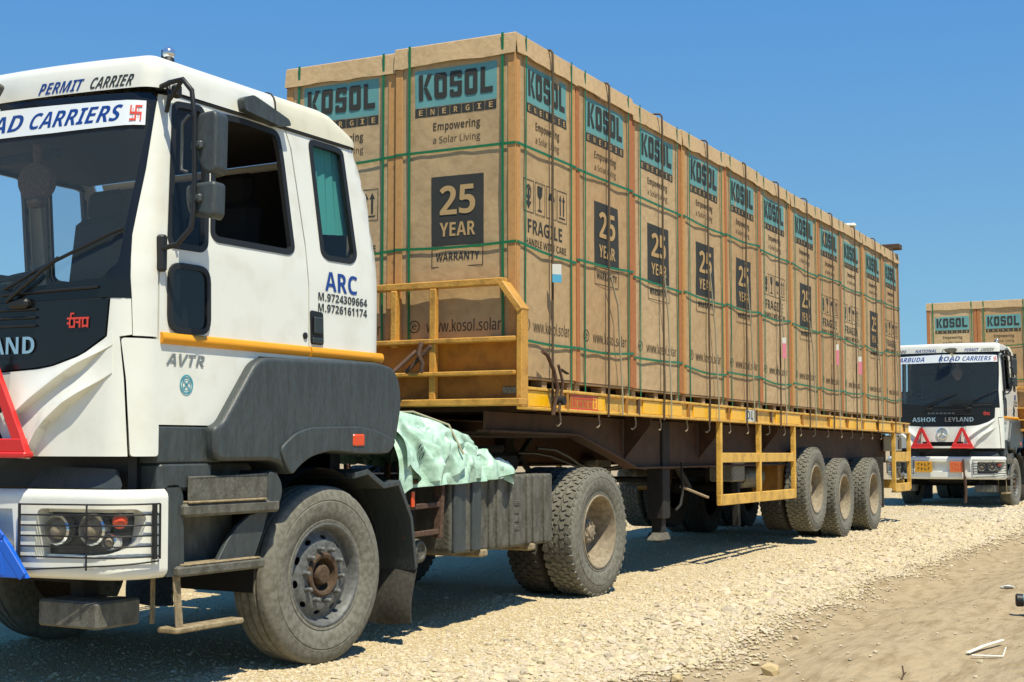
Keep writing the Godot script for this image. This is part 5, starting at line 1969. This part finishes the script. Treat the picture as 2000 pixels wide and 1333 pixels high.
func cab_fittings(t: Node3D) -> void:
	for s in [1.0, -1.0]:
		var m: bool = s < 0.0
		var tb := mb(m)
		tb.tube([Vector3(1.14, 3.075, 1.34), Vector3(1.26, 3.085, 1.37), Vector3(1.345, 3.09, 1.37), Vector3(1.39, 3.03, 1.35), Vector3(1.40, 2.88, 1.335), Vector3(1.40, 2.6, 1.33), Vector3(1.40, 2.42, 1.33), Vector3(1.39, 2.32, 1.34), Vector3(1.33, 2.24, 1.37), Vector3(1.235, 2.22, 1.385)], 0.014, 8)
		tb.tube([Vector3(1.17, 3.12, 1.30), Vector3(1.25, 3.02, 1.36), Vector3(1.19, 2.95, 1.32)], 0.012, 6)
		tb.tube([Vector3(1.345, 3.09, 1.37), Vector3(1.25, 3.0, 1.36)], 0.012, 6)
		part("mirror_arm", tb, M.black, t)
		var lp := mb(m)
		lp.tube([Vector3(1.385, 2.90, 1.36), Vector3(1.35, 2.86, 1.37), Vector3(1.347, 2.62, 1.37), Vector3(1.385, 2.605, 1.36)], 0.009, 6)
		part("mirror_stay", lp, M.grey_plastic, t)
		var B := Basis(Vector3.UP, 0.15)
		var h1 := mb(m)
		h1.prism(soft(P([-0.045, 0.155, 0.06, 0.165, 0.078, 0.14, 0.075, -0.135, 0.055, -0.165, 0.0, -0.15, -0.045, -0.06]), 0.04), Transform3D(B, Vector3(1.425, 2.765, 1.235)), -0.03, 0.075, 0.025)
		part("mirror_housing", h1, M.grey_plastic, t)
		var h2 := mb(m)
		h2.prism(soft(P([-0.095, 0.075, -0.03, 0.085, 0.07, 0.09, 0.088, 0.075, 0.086, -0.08, 0.065, -0.105, 0.0, -0.085, -0.07, -0.085, -0.095, 0.0]), 0.035), Transform3D(B, Vector3(1.415, 2.475, 1.25)), -0.03, 0.065, 0.024)
		part("mirror_housing", h2, M.grey_plastic, t)
		for y in [2.75, 2.475]:
			var cl := mb(m)
			cl.box(Vector3(1.405, y, 1.32), Vector3(0.075, 0.045, 0.03), 0.01)
			cl.tube([Vector3(1.425, y, 1.33), Vector3(1.425, y, 1.342)], 0.009, 8)
			part("mirror_clamp", cl, M.grey_plastic, t)
		var hb := mb(m)
		hb.box(Vector3(1.228, 2.2, 1.375), Vector3(0.05, 0.19, 0.05), 0.012)
		hb.box(Vector3(1.228, 3.06, 1.29), Vector3(0.05, 0.07, 0.05), 0.012)
		part("mirror_bracket", hb, M.black, t)
		# handle and lock
		var hd := mb(m)
		hd.sheet(flank, soft(P([0.150, 2.012, 0.030, 2.006, 0.022, 1.812, 0.140, 1.812]), 0.02), [], Vector2(0.05, 0.05), 0.01, 0.008)
		part("door_handle_recess", hd, M.black, t)
		var hg := mb(m)
		hg.box(Vector3(1.236, 1.925, 0.085), Vector3(0.016, 0.10, 0.085), 0.006)
		hg.box(Vector3(1.232, 1.835, 0.085), Vector3(0.012, 0.035, 0.10), 0.005)
		part("door_handle", hg, M.dark_ink, t)
		var lk := mb(m)
		lk.lathe([Vector2(0.02, -0.01), Vector2(0.02, 0.005), Vector2(0.014, 0.009), Vector2(0.0, 0.009)], Transform3D(Basis(Vector3(0, 0, -1), Vector3(0, 1, 0), Vector3(1, 0, 0)), Vector3(1.221, 1.858, 0.192)), 16)
		part("door_lock", lk, M.black, t)
		var om := mb(m)
		om.box(Vector3(1.295, 1.252, -0.235), Vector3(0.025, 0.072, 0.115), 0.008)
		part("side_marker_lamp", om, M.orange_lens, t)
		# ball lamp on the roof corner
		var bl := mb(m)
		var pr := []
		for i in 9:
			var a := -PI / 2 + PI * i / 8
			pr.append(Vector2(cos(a) * 0.034, sin(a) * 0.034))
		bl.lathe(pr, Transform3D(Basis(Vector3(1, 0, 0), -PI / 2), Vector3(1.10, 3.297, 1.22)), 18, 2.0)
		part("corner_lamp", bl, M.chrome, t)
		var bb := mb(m)
		bb.lathe([Vector2(0.034, -0.06), Vector2(0.03, -0.03), Vector2(0.022, -0.02)], Transform3D(Basis(Vector3(1, 0, 0), -PI / 2), Vector3(1.10, 3.297, 1.22)), 14)
		bb.box(Vector3(1.065, 3.29, 1.21), Vector3(0.015, 0.06, 0.05), 0.004)
		part("corner_lamp_base", bb, M.gasket, t)
	# lettering on the near side
	var ink := mb()
	write(ink, "ARC", true, Vector2(0.006, 2.142), Vector2(-0.315, 2.258), flank, Vector3.RIGHT, 0.003)
	part("door_lettering", ink, M.blue_ink, t)
	var ph := mb()
	write(ph, "M.9724309664", true, Vector2(0.072, 2.077), Vector2(-0.42, 2.126), flank, Vector3.RIGHT, 0.003)
	write(ph, "M.9726161174", true, Vector2(0.072, 2.012), Vector2(-0.42, 2.061), flank, Vector3.RIGHT, 0.003)
	part("door_lettering", ph, M.dark_ink, t)
	var av := mb()
	write(av, "AVTR", true, Vector2(1.315, 1.632), Vector2(1.035, 1.692), flank, Vector3.RIGHT, 0.004, 0.02)
	part("model_badge", av, M.badge_grey, t)
	var cr := mb()
	ring(cr, Vector2(1.172, 1.535), 0.052, 0.009, flank, Vector3.RIGHT, 0.004, 0.95)
	ring(cr, Vector2(1.172, 1.535), 0.036, 0.006, flank, Vector3.RIGHT, 0.004, 0.95)
	for i in 4:
		var a := PI / 4 + i * PI / 2
		patch(cr, [Vector2(1.172 + cos(a) * 0.030 - 0.005, 1.535 + sin(a) * 0.03), Vector2(1.172 + cos(a) * 0.03 + 0.005, 1.535 + sin(a) * 0.03), Vector2(1.177, 1.535), Vector2(1.167, 1.535)], flank, Vector3.RIGHT, 0.004)
	part("round_badge", cr, M.cyan_ink, t)
	# mirror that looks down the front, hung from the roof edge
	var fm := mb()
	fm.tube([Vector3(0.02, 3.13, 1.53), Vector3(0.08, 3.14, 1.68), Vector3(0.16, 3.11, 1.74)], 0.014, 6)
	fm.bar(Vector3(0.24, 3.0, 1.6), Vector3(0.2, 3.1, 1.72), 0.04, 0.03)
	part("front_mirror_arm", fm, M.cream_paint, t)
	var fh := mb()
	fh.prism(soft(P([-0.13, 0.03, -0.02, 0.05, 0.10, 0.045, 0.14, 0.02, 0.10, -0.05, 0.0, -0.06, -0.12, -0.02]), 0.02), Transform3D(Basis(Vector3.UP, 0.3), Vector3(0.22, 3.10, 1.72)), -0.04, 0.04, 0.02)
	part("front_mirror", fh, M.dusty_plastic, t)


func lower_sides(t: Node3D) -> void:
	var up := Transform3D(Basis(Vector3(0, 0, 1), Vector3(0, 1, 0), Vector3(-1, 0, 0)), Vector3.ZERO)
	# prisms here are drawn in (z, y) and grow towards the outside: local z runs to -x, so build from the mirror side
	var out := Transform3D(Basis(Vector3(0, 0, 1), Vector3(0, 1, 0), Vector3(1, 0, 0)), Vector3.ZERO)
	for s in [1.0, -1.0]:
		var m: bool = s < 0.0
		var sk := mb(m)
		sk.prism(P([1.372, 1.318, 0.90, 1.318, 0.90, 1.13, 1.372, 1.13]), out, 0.9, 1.222, 0.012)
		part("cab_skirt", sk, M.grey_plastic, t)
		var fe := mb(m)
		fe.prism(soft(P([1.02, 1.318, 0.955, 1.34, 0.70, 1.67, 0.62, 1.708, -0.47, 1.735, -0.63, 1.71, -0.70, 1.63, -0.725, 1.48, -0.665, 1.25, -0.57, 1.165, -0.25, 1.165, 0.03, 1.185, 0.22, 1.15, 0.32, 1.10, 0.39, 1.045, 0.45, 1.11, 0.54, 1.135, 1.02, 1.135]), 0.09, 5), out, 0.75, 1.285, 0.055)
		part("wheel_fender", fe, M.grey_plastic, t)
		var li := mb(m)
		li.prism(soft(P([0.50, 1.20, 0.36, 1.29, 0.22, 1.325, -0.25, 1.335, -0.42, 1.315, -0.58, 1.27, -0.64, 1.25, -0.57, 1.17, -0.25, 1.17, 0.03, 1.19, 0.22, 1.155, 0.32, 1.105, 0.39, 1.05, 0.44, 1.10]), 0.05, 4), out, 1.2, 1.300, 0.014)
		part("fender_lip", li, M.grey_plastic, t)
		# steps
		var up1 := mb(m)
		up1.box(Vector3(1.02, 1.03, 0.86), Vector3(0.04, 0.19, 0.86), 0.01)
		up1.box(Vector3(1.07, 0.76, 0.95), Vector3(0.03, 0.42, 0.62), 0.01)
		part("step_riser", up1, M.dusty_plastic, t)
		var rb := mb(m)
		rb.box(Vector3(1.13, 1.06, 1.16), Vector3(0.19, 0.15, 0.40), 0.02)
		part("step_box", rb, M.grey_plastic, t)
		var hr := mb(m)
		hr.bar(Vector3(1.235, 1.065, 0.45), Vector3(1.235, 1.045, 1.15), 0.012, 0.012, 0.003)
		part("step_edge", hr, M.steel, t)
		var sd := mb(m)
		sd.box(Vector3(1.235, 0.995, 0.80), Vector3(0.012, 0.13, 0.72), 0.004)
		part("step_front", sd, M.dusty_plastic, t)
		var t1 := mb(m)
		t1.box(Vector3(1.15, 0.885, 0.82), Vector3(0.22, 0.07, 0.76), 0.015)
		part("upper_step", t1, M.dusty_plastic, t)
		var d1 := mb(m)
		d1.box(Vector3(1.185, 0.926, 0.87), Vector3(0.16, 0.012, 0.62), 0.004)
		part("step_tread", d1, M.dust_tread, t)
		var en := mb(m)
		en.prism(soft(P([0.54, 1.085, 0.47, 1.075, 0.42, 1.02, 0.41, 0.95, 0.45, 0.86, 0.54, 0.86]), 0.03), out, 0.9, 1.255, 0.02)
		part("step_end", en, M.grey_plastic, t)
		var t2 := mb(m)
		t2.box(Vector3(1.15, 0.575, 0.90), Vector3(0.22, 0.055, 0.68), 0.012)
		part("lower_step", t2, M.dusty_plastic, t)
		var d2 := mb(m)
		d2.box(Vector3(1.18, 0.606, 0.9), Vector3(0.15, 0.01, 0.6), 0.004)
		part("step_tread", d2, M.dust_tread, t)
		var gd := mb(m)
		gd.prism(P([0.90, 0.605, 0.82, 0.71, 0.74, 0.785, 0.64, 0.84, 0.48, 0.87, 0.53, 0.74, 0.60, 0.60]), out, 1.185, 1.21, 0.006)
		part("fender_plate", gd, M.grey_plastic, t)
		# folding foot rung
		var fr := mb(m)
		fr.bar(Vector3(1.21, 0.56, 1.21), Vector3(1.22, 0.29, 1.19), 0.05, 0.012, 0.003)
		part("rung_strap", fr, M.dust_tread, t)
		var fr2 := mb(m)
		fr2.bar(Vector3(1.05, 0.56, 1.21), Vector3(1.05, 0.30, 1.21), 0.03, 0.012, 0.003)
		part("rung_strap", fr2, M.dust_tread, t)
		var fb := mb(m)
		fb.box(Vector3(1.17, 0.275, 0.97), Vector3(0.14, 0.03, 0.52), 0.008)
		part("foot_rung", fb, M.dust_tread, t)
		# dark arch round the tyre
		var ar := mb(m)
		var pts := []
		for i in 15:
			var a := lerpf(-0.1, PI + 0.05, i / 14.0)
			pts.append(Vector2(cos(a) * 0.60, 0.47 + sin(a) * 0.62))
		for i in 14:
			var p0: Vector2 = pts[i]
			var p1: Vector2 = pts[i + 1]
			var n := Vector3(0, -(p0.y - 0.47), -p0.x)
			ar.face([Vector3(0.6, p0.y, p0.x), Vector3(1.2, p0.y, p0.x), Vector3(1.2, p1.y, p1.x), Vector3(0.6, p1.y, p1.x)], n)
		part("arch_liner", ar, M.deep_black, t)
		var wp := mb(m)
		wp.box(Vector3(0.58, 1.2, -0.1), Vector3(0.03, 0.75, 1.5), 0.01)
		part("wheel_well_panel", wp, M.black, t)
		# guard behind the wheel and its flap
		var rg := mb(m)
		rg.prism(P([-0.26, 1.055, -0.39, 1.075, -0.57, 0.985, -0.74, 1.0, -0.885, 0.76, -0.945, 0.44, -0.92, 0.42, -0.86, 0.75, -0.72, 0.965, -0.56, 0.95, -0.39, 1.04, -0.26, 1.02]), out, 0.82, 1.262, 0.006)
		part("rear_mudguard", rg, M.grey_plastic, t)
		var fp := mb(m)
		var ff := func(p: Vector2) -> Vector3: return Vector3(p.x, p.y, -0.915 + 0.03 * sin(p.y * 9.0) + 0.012 * sin(p.x * 11.0 + p.y * 5.0))
		fp.sheet(ff, P([0.81, 0.075, 1.03, 0.06, 1.25, 0.085, 1.255, 0.52, 0.81, 0.52]), [], Vector2(0.05, 0.05), 0.012, 0.0, Vector3(1.0, 0.3, -2.0))
		part("mud_flap", fp, M.tyre_dark, t)


func chassis(t: Node3D) -> void:
	var out := Transform3D(Basis(Vector3(0, 0, 1), Vector3(0, 1, 0), Vector3(1, 0, 0)), Vector3.ZERO)
	for s in [1.0, -1.0]:
		var m: bool = s < 0.0
		var r := mb(m)
		r.box(Vector3(0.42, 0.86, -1.55), Vector3(0.07, 0.26, 5.4), 0.01)
		part("frame_rail", r, M.chassis, t)
		# ribbed fuel tank
		var tk := mb(m)
		tk.prism(soft(P([-1.44, 1.0, -2.88, 1.0, -2.90, 0.50, -2.86, 0.475, -1.44, 0.475]), 0.05), out, 0.66, 1.2, 0.03)
		part("fuel_tank", tk, M.dusty_plastic, t)
		for q in [[-1.53, 0.15], [-1.75, 0.12], [-1.95, 0.05], [-2.07, 0.07], [-2.30, 0.16], [-2.50, 0.05], [-2.62, 0.10], [-2.80, 0.12]]:
			var rb := mb(m)
			rb.prism(soft(P([q[0] - q[1] / 2, 1.006, q[0] + q[1] / 2, 1.006, q[0] + q[1] / 2, 0.485, q[0] - q[1] / 2, 0.485]), 0.02), out, 0.68, 1.222, 0.016)
			part("tank_rib", rb, M.grey_plastic if q[0] > -1.8 else M.dusty_plastic, t)
		var em := mb(m)
		em.tube([Vector3(1.222, 0.80, -2.26), Vector3(1.226, 0.80, -2.34)], 0.006, 5)
		for y in [0.62, 0.68, 0.74, 0.80]:
			em.box(Vector3(1.224, y, -2.30), Vector3(0.008, 0.035, 0.07), 0.003)
		part("tank_moulding", em, M.dusty_plastic, t)
		for z in [-1.85, -2.55]:
			var bk := mb(m)
			bk.box(Vector3(1.16, 0.465, z), Vector3(0.12, 0.05, 0.1), 0.01)
			bk.box(Vector3(0.9, 0.45, z), Vector3(0.6, 0.03, 0.07), 0.006)
			part("tank_bracket", bk, M.dust_tread, t)
		# rusty rack between cab and tank
		var rk := [[Vector3(1.18, 1.10, -0.86), Vector3(1.18, 0.60, -0.92), 0.04], [Vector3(1.18, 1.16, -1.34), Vector3(1.18, 0.60, -1.30), 0.07], [Vector3(0.75, 1.10, -0.86), Vector3(0.75, 0.60, -0.92), 0.04], [Vector3(0.75, 1.10, -1.33), Vector3(0.75, 0.60, -1.30), 0.04]]
		for q in rk:
			var b := mb(m)
			b.bar(q[0], q[1], q[2], 0.035, 0.005, Vector3(0, 0, 1))
			part("rack_post", b, M.rusty, t)
		for y in [0.98, 0.815, 0.635]:
			for x in [1.185, 0.76]:
				var b := mb(m)
				b.bar(Vector3(x, y, -0.88), Vector3(x, y + 0.01, -1.33), 0.03, 0.035, 0.005)
				part("rack_rail", b, M.rusty, t)
		var bx := mb(m)
		bx.box(Vector3(0.82, 0.83, -1.1), Vector3(0.42, 0.34, 0.36), 0.02)
		part("battery_box", bx, M.black, t)
		var orf := mb(m)
		orf.box(Vector3(1.215, 0.87, -0.95), Vector3(0.012, 0.10, 0.035), 0.003)
		part("side_reflector", orf, M.orange_lens, t)
		var at := mb(m)
		at.lathe([Vector2(0.0, -0.25), Vector2(0.06, -0.24), Vector2(0.085, -0.2), Vector2(0.085, 0.2), Vector2(0.07, 0.235), Vector2(0.05, 0.24), Vector2(0.045, 0.225), Vector2(0.0, 0.225)], Transform3D(Basis(Vector3(0, 0, -1), Vector3(0, 1, 0), Vector3(1, 0, 0)), Vector3(0.93, 0.52, -1.12)), 20)
		part("air_cylinder", at, M.dusty_plastic, t)
	var ax := mb()
	ax.tube([Vector3(-0.95, 0.45, 0), Vector3(0.95, 0.45, 0)], 0.07, 8)
	ax.tube([Vector3(-0.95, 0.517, -3.66), Vector3(0.95, 0.517, -3.66)], 0.1, 10)
	ax.box(Vector3(0, 0.52, -3.62), Vector3(0.4, 0.42, 0.45), 0.12)
	part("axle_beam", ax, M.chassis, t)
	var en := mb()
	en.box(Vector3(0, 0.85, 0.45), Vector3(0.95, 0.75, 1.6), 0.08)
	en.box(Vector3(0, 0.62, -1.0), Vector3(0.4, 0.4, 1.3), 0.08)
	part("engine_block", en, M.chassis, t)
	var fw := mb()
	fw.box(Vector3(0, 1.08, -3.3), Vector3(0.85, 0.16, 0.9), 0.03)
	fw.lathe([Vector2(0.0, -0.03), Vector2(0.45, -0.03), Vector2(0.47, 0.0), Vector2(0.46, 0.03), Vector2(0.0, 0.03)], Transform3D(Basis(Vector3(1, 0, 0), -PI / 2), Vector3(0, 1.19, -3.3)), 28)
	part("coupling_plate", fw, M.chassis, t)
	var ct := mb()
	ct.box(Vector3(0, 1.0, -1.5), Vector3(1.3, 0.025, 1.2), 0.004)
	part("catwalk", ct, M.chassis, t)
	var dk := mb()
	dk.box(Vector3(0, 0.95, -0.62), Vector3(1.7, 0.5, 0.1), 0.02)
	part("rear_crossmember", dk, M.black, t)


# ---------------------------------------------------------------- loose things
func plates(t: Node3D) -> void:
	for a in [["plate_yellow", -0.40, 0.36], ["plate_orange", 0.30, 0.30]]:
		var b := mb()
		b.box(Vector3(a[1], 0.80, 1.755), Vector3(a[2], 0.21, 0.012), 0.003)
		part("number_plate" if a[0] == "plate_yellow" else "warning_plate", b, M[a[0]], t)
		var k := mb()
		for r in 2:
			for i in 4:
				var x: float = a[1] - a[2] * 0.32 + i * a[2] * 0.2
				k.box(Vector3(x, 0.845 - r * 0.085, 1.7625), Vector3(a[2] * 0.045, 0.055, 0.003), 0.0)
				k.box(Vector3(x + a[2] * 0.06, 0.865 - r * 0.085 - 0.02 * (i % 3), 1.7625), Vector3(a[2] * 0.065, 0.012, 0.003), 0.0)
		part("plate_marks", k, M.print_brown if a[0] == "plate_yellow" else M.red_ink, t)
	var c := mb()
	c.tube([Vector3(0.46, 0.62, 1.76), Vector3(0.47, 0.3, 1.72), Vector3(0.45, 0.1, 1.7)], 0.03, 8)
	c.tube([Vector3(0.44, 0.95, 1.77), Vector3(0.455, 0.6, 1.77)], 0.02, 8)
	part("hanging_strap", c, M.rusty, t)


func triangle(label: String, at: Vector3, rot: Vector3, k := 1.0) -> void:
	var t := thing("warning_triangle", label, "warning triangle", at, rot, "red warning triangles on the truck fronts")
	var h := 0.455 * k
	var w := 0.25 * k
	var fr := mb()
	for q in [[Vector2(-w, 0), Vector2(-w + 0.07, 0), Vector2(0.03, h), Vector2(-0.03, h)], [Vector2(w - 0.07, 0), Vector2(w, 0), Vector2(0.03, h), Vector2(-0.03, h)]]:
		fr.prism(PackedVector2Array(q), Transform3D(), -0.012 if q[0].x < 0 else -0.011, 0.02, 0.006)
	part("frame_side", fr, M.red_plastic, t)
	var bs := mb()
	bs.prism(P([-w, 0, w, 0, w - 0.03, 0.07, -w + 0.03, 0.07]), Transform3D(), -0.012, 0.028, 0.008)
	bs.box(Vector3(0, -0.012, 0.01), Vector3(2 * w + 0.02, 0.03, 0.07), 0.008)
	part("base_bar", bs, M.red_plastic, t)
	var sp := mb()
	sp.bar(Vector3(0.0, 0.42, -0.03), Vector3(-0.06, -0.1, -0.03), 0.035, 0.01)
	sp.bar(Vector3(0.02, 0.5, -0.02), Vector3(0.03, 0.2, -0.03), 0.02, 0.01)
	part("hanging_strap", sp, M.dark_ink, t)


func local(root: Vector3, yaw: float, p: Vector3) -> Vector3:
	return root + Basis(Vector3.UP, yaw) * p


func cloth(b: MB, z0: float, z1: float, xi: float, xo: float, y0: float, y1: float, drop: float, sd: int, amp: float) -> void:
	# a sheet laid over a heap: across the top, then hanging down on the outer side
	var nz := FastNoiseLite.new()
	nz.seed = sd
	nz.frequency = 1.0
	nz.fractal_octaves = 1
	var nu := 64
	var nv := 56
	var pts := []
	for i in nu + 1:
		var u := float(i) / nu
		var z := lerpf(z0, z1, u)
		var top := lerpf(y0, y1, pow(u, 1.15)) + 0.03 * nz.get_noise_2d(z * 2.2, 1.0)
		var base := 1.0 + drop * (0.6 + 0.5 * nz.get_noise_2d(z * 2.6, 7.0))
		var row := []
		for j in nv + 1:
			var v := float(j) / nv
			var an := lerpf(PI * 0.96, -0.04, v)
			var cx := cos(an)
			var sn := sin(an)
			var hw := (xo - xi) / 2.0
			var q := Vector3((xi + xo) / 2.0 + hw * signf(cx) * pow(absf(cx), 0.62), base + (top - base) * signf(sn) * pow(absf(sn), 0.62), z)
			var n := Vector3(cx, maxf(sn, 0.15), 0)
			if cx > 0.8:
				q.x += 0.05 * (cx - 0.8) / 0.2 * (0.5 + nz.get_noise_2d(z * 4.0, 31.0))
			var w := nz.get_noise_2d(z * 1.7 + 3.0, v * 2.0) * 0.9
			var f1 := 1.0 - absf(nz.get_noise_2d((z + v * 0.55 + w * 0.3) * 2.0, v * 0.8 + 20.0)) * 2.2
			var f2 := 1.0 - absf(nz.get_noise_2d((z - v * 0.8 + w * 0.3) * 2.7 + 50.0, v * 1.3 - z * 0.5)) * 2.0
			var ends := smoothstep(0.0, 0.07, u) * smoothstep(0.0, 0.07, 1.0 - u)
			q += n.normalized() * amp * (maxf(f1, -0.6) + maxf(f2, -0.5) * 0.6 - 0.4) * lerpf(0.35, 1.0, ends)
			q.y -= (1.0 - ends) * 0.05
			row.append(q)
		pts.append(row)
	var nr := []
	for i in nu + 1:
		var row := []
		for j in nv + 1:
			var a: Vector3 = pts[mini(i + 1, nu)][j] - pts[maxi(i - 1, 0)][j]
			var c: Vector3 = pts[i][mini(j + 1, nv)] - pts[i][maxi(j - 1, 0)]
			var g := a.cross(c).normalized()
			row.append(g if g.dot(Vector3(0.6, 1, 0)) > 0.0 else -g)
		nr.append(row)
	for i in nu:
		for j in nv:
			b.put(pts[i][j], pts[i + 1][j], pts[i + 1][j + 1], nr[i][j], nr[i + 1][j], nr[i + 1][j + 1])
			b.put(pts[i][j], pts[i + 1][j + 1], pts[i][j + 1], nr[i][j], nr[i + 1][j + 1], nr[i][j + 1])


func tarp_bundle(called: String, label: String, m: String, at: Vector3, yaw: float, sd: int, k: float) -> void:
	var t := thing(called, label, "tarpaulin", at, Vector3(0, yaw, 0))
	for a in [[0.08, -1.36, 0.45, 1.21, 1.43, 1.10, 0.0, 0.05], [-0.26, -1.00, 0.50, 1.225, 1.45, 1.27, 0.14, 0.042], [-0.70, -1.38, 0.60, 1.215, 1.32, 1.11, 0.03, 0.036], [0.07, -0.50, 0.52, 1.225, 1.48, 1.40, 0.26, 0.038]]:
		var b := mb()
		cloth(b, a[0], a[1], a[2], a[3], lerpf(1.0, a[4], k), lerpf(1.0, a[5], k), a[6], sd, a[7])
		part("folded_sheet", b, M[m], t)
		sd += 3
	var co := mb()
	co.tube([Vector3(0.62, 1.44, -0.30), Vector3(0.95, 1.45, -0.48), Vector3(1.19, 1.36, -0.56), Vector3(1.285, 1.16, -0.6)], 0.008, 5)
	part("tie_cord", co, M.pale_rope, t)
	var bag := mb()
	bag.box(Vector3(1.12, 1.06, -1.36), Vector3(0.2, 0.09, 0.2), 0.04, Basis(Vector3.UP, 0.5))
	bag.box(Vector3(1.15, 1.08, -1.28), Vector3(0.14, 0.08, 0.13), 0.03, Basis(Vector3(0.3, 1, 0).normalized(), 1.0))
	part("white_end", bag, M.white_plastic, t)


func loose_things() -> void:
	var r1 := Vector3(-5.976, 0, -6.83)
	var y1 := deg_to_rad(-2.5)
	var r2 := Vector3(-5.0, 0, -30.0)
	var y2 := deg_to_rad(-1.0)
	triangle("large red warning triangle on the foreground truck, cut by the left photo edge", local(r1, y1, Vector3(0.435, 1.185, 1.745)), Vector3(0.02, y1 + 0.12, 0))
	triangle("left red triangle on the distant truck, half behind the trailer's rear frame", local(r2, y2, Vector3(-0.39, 1.185, 1.76)), Vector3(0.02, y2 - 0.1, 0), 0.84)
	triangle("right red triangle on the distant truck, beside the folded white grille wing", local(r2, y2, Vector3(0.39, 1.185, 1.76)), Vector3(0.02, y2 + 0.1, 0), 0.84)
	# blue plastic piece at the left edge
	var bt := thing("blue_wheel_chock", "bright blue triangular plastic piece on the bumper at the left photo edge", "wheel chock", local(r1, y1, Vector3(0.46, 0.56, 1.74)), Vector3(0, y1 + 0.1, 0))
	var bb := mb()
	bb.prism(P([-0.30, 0.0, 0.255, 0.0, 0.13, 0.16, 0.0, 0.285, -0.30, 0.33]), Transform3D(), 0.0, 0.05, 0.008)
	part("body", bb, M.blue_plastic, bt)
	for q in [[0.26, 0.0, 0.115, 0.185], [0.115, 0.185, 0.0, 0.30], [0.12, 0.0, 0.075, 0.2]]:
		var rb := mb()
		rb.bar(Vector3(q[0] - 0.01, q[1] + 0.008, 0.045), Vector3(q[2] - 0.01, q[3] - 0.008, 0.045), 0.014, 0.05, 0.003)
		part("rib", rb, M.blue_plastic, bt)
	tarp_bundle("mint_tarpaulin", "crumpled pale mint green tarpaulin bundle behind the white cab, above the fuel tank", "tarp", local(r1, y1, Vector3(0.0, 0.0, -0.86)), y1, 12, 1.0)
	tarp_bundle("blue_tarpaulin", "blue tarpaulin bundle beside the distant truck's fuel tank at the right photo edge", "blue_tarp", local(r2, y2, Vector3(0.0, 0.0, -0.86)), y2, 15, 0.85)
	# rocks lying on the dirt
	for a in [[-2.42, -7.99, 0.055, "pale rock lying alone on the dirt, the larger of the two near the bottom edge"], [-2.71, -7.18, 0.042, "small pale rock on the dirt near the gravel's bottom corner"]]:
		var o := MeshInstance3D.new()
		o.name = numbered("rock")
		o.mesh = rock_mesh
		o.material_override = M.rock
		add_child(o, true)
		o.position = Vector3(a[0], height(a[0], a[1]) + a[2] * 0.45, a[1])
		o.basis = Basis.from_euler(Vector3(0.4, a[0] * 9.0, 0.2)).scaled(Vector3(a[2] * 1.2, a[2] * 0.85, a[2]))
		tag(o, a[3], "rock", "single rocks on the dirt")
	var gy := func(x: float, z: float) -> float: return height(x, z)
	# white bent strip
	var ws := mb()
	var y0: float = gy.call(-1.42, -9.2)
	ws.bar(Vector3(-1.50, y0 + 0.012, -9.12), Vector3(-1.435, y0 + 0.03, -9.36), 0.028, 0.008, 0.002)
	ws.bar(Vector3(-1.435, y0 + 0.03, -9.36), Vector3(-1.35, y0 + 0.045, -9.58), 0.026, 0.008, 0.002)
	ws.bar(Vector3(-1.46, y0 + 0.012, -9.03), Vector3(-1.28, y0 + 0.012, -9.07), 0.02, 0.01, 0.002)
	ws.bar(Vector3(-1.28, y0 + 0.012, -9.07), Vector3(-1.30, y0 + 0.03, -9.35), 0.008, 0.008, 0.002)
	tag(part("plastic_strip", ws, M.white_plastic, self), "bent white plastic strip lying on the dirt at lower right", "litter")
	for a in [[-1.75, -12.75, 0.07, "white paper scrap on the dirt left of the light blue jug"], [-1.16, -10.1, 0.05, "white paper scrap on the dirt behind the bent plastic strip"]]:
		var s := mb()
		var h: float = gy.call(a[0], a[1])
		s.face([Vector3(-a[2], 0.01, 0), Vector3(0, 0.02, a[2] * 0.8), Vector3(a[2], 0.015, a[2] * 0.2), Vector3(0.01, 0.025, -a[2] * 0.5)], Vector3.UP)
		s.box(Vector3(0, 0.008, 0), Vector3(a[2] * 1.6, 0.01, a[2] * 0.6), 0.003, Basis(Vector3.UP, 0.5))
		var o := part(numbered("paper_scrap"), s, M.paper_white, self)
		o.position = Vector3(a[0], h, a[1])
		tag(o, a[3], "litter", "paper scraps on the dirt")
	# light blue jug at the right edge
	var jx := -1.22
	var jz := -11.3
	var jg := thing("water_jug", "light blue plastic jug with black cap lying on the dirt at the right photo edge", "jug", Vector3(jx, gy.call(jx, jz) + 0.105, jz), Vector3(0, 0.2, 0.0))
	var T := Transform3D(Basis(Vector3(0, 0, 1), Vector3(0, 1, 0), Vector3(-1, 0, 0)), Vector3.ZERO)
	var jb := mb()
	jb.lathe([Vector2(0.0, -0.22), Vector2(0.09, -0.21), Vector2(0.105, -0.18), Vector2(0.106, -0.05), Vector2(0.10, -0.03), Vector2(0.106, 0.0), Vector2(0.104, 0.12), Vector2(0.08, 0.18), Vector2(0.045, 0.205), Vector2(0.04, 0.23)], T, 24, 0.9)
	part("body", jb, M.jug_blue, jg)
	var jc := mb()
	jc.lathe([Vector2(0.048, 0.215), Vector2(0.05, 0.26), Vector2(0.04, 0.27), Vector2(0.0, 0.27)], T, 16)
	part("cap", jc, M.black, jg)
	var tw := mb()
	var hy: float = gy.call(-1.66, -8.1)
	tw.tube([Vector3(-1.70, hy, -8.1), Vector3(-1.69, hy + 0.03, -8.13), Vector3(-1.70, hy + 0.075, -8.15)], 0.005, 5)
	tw.tube([Vector3(-1.69, hy + 0.03, -8.13), Vector3(-1.675, hy + 0.045, -8.12)], 0.003, 5)
	tag(part("dry_twig", tw, M.rusty, self), "short dry twig standing in the dirt near the bottom edge", "twig")
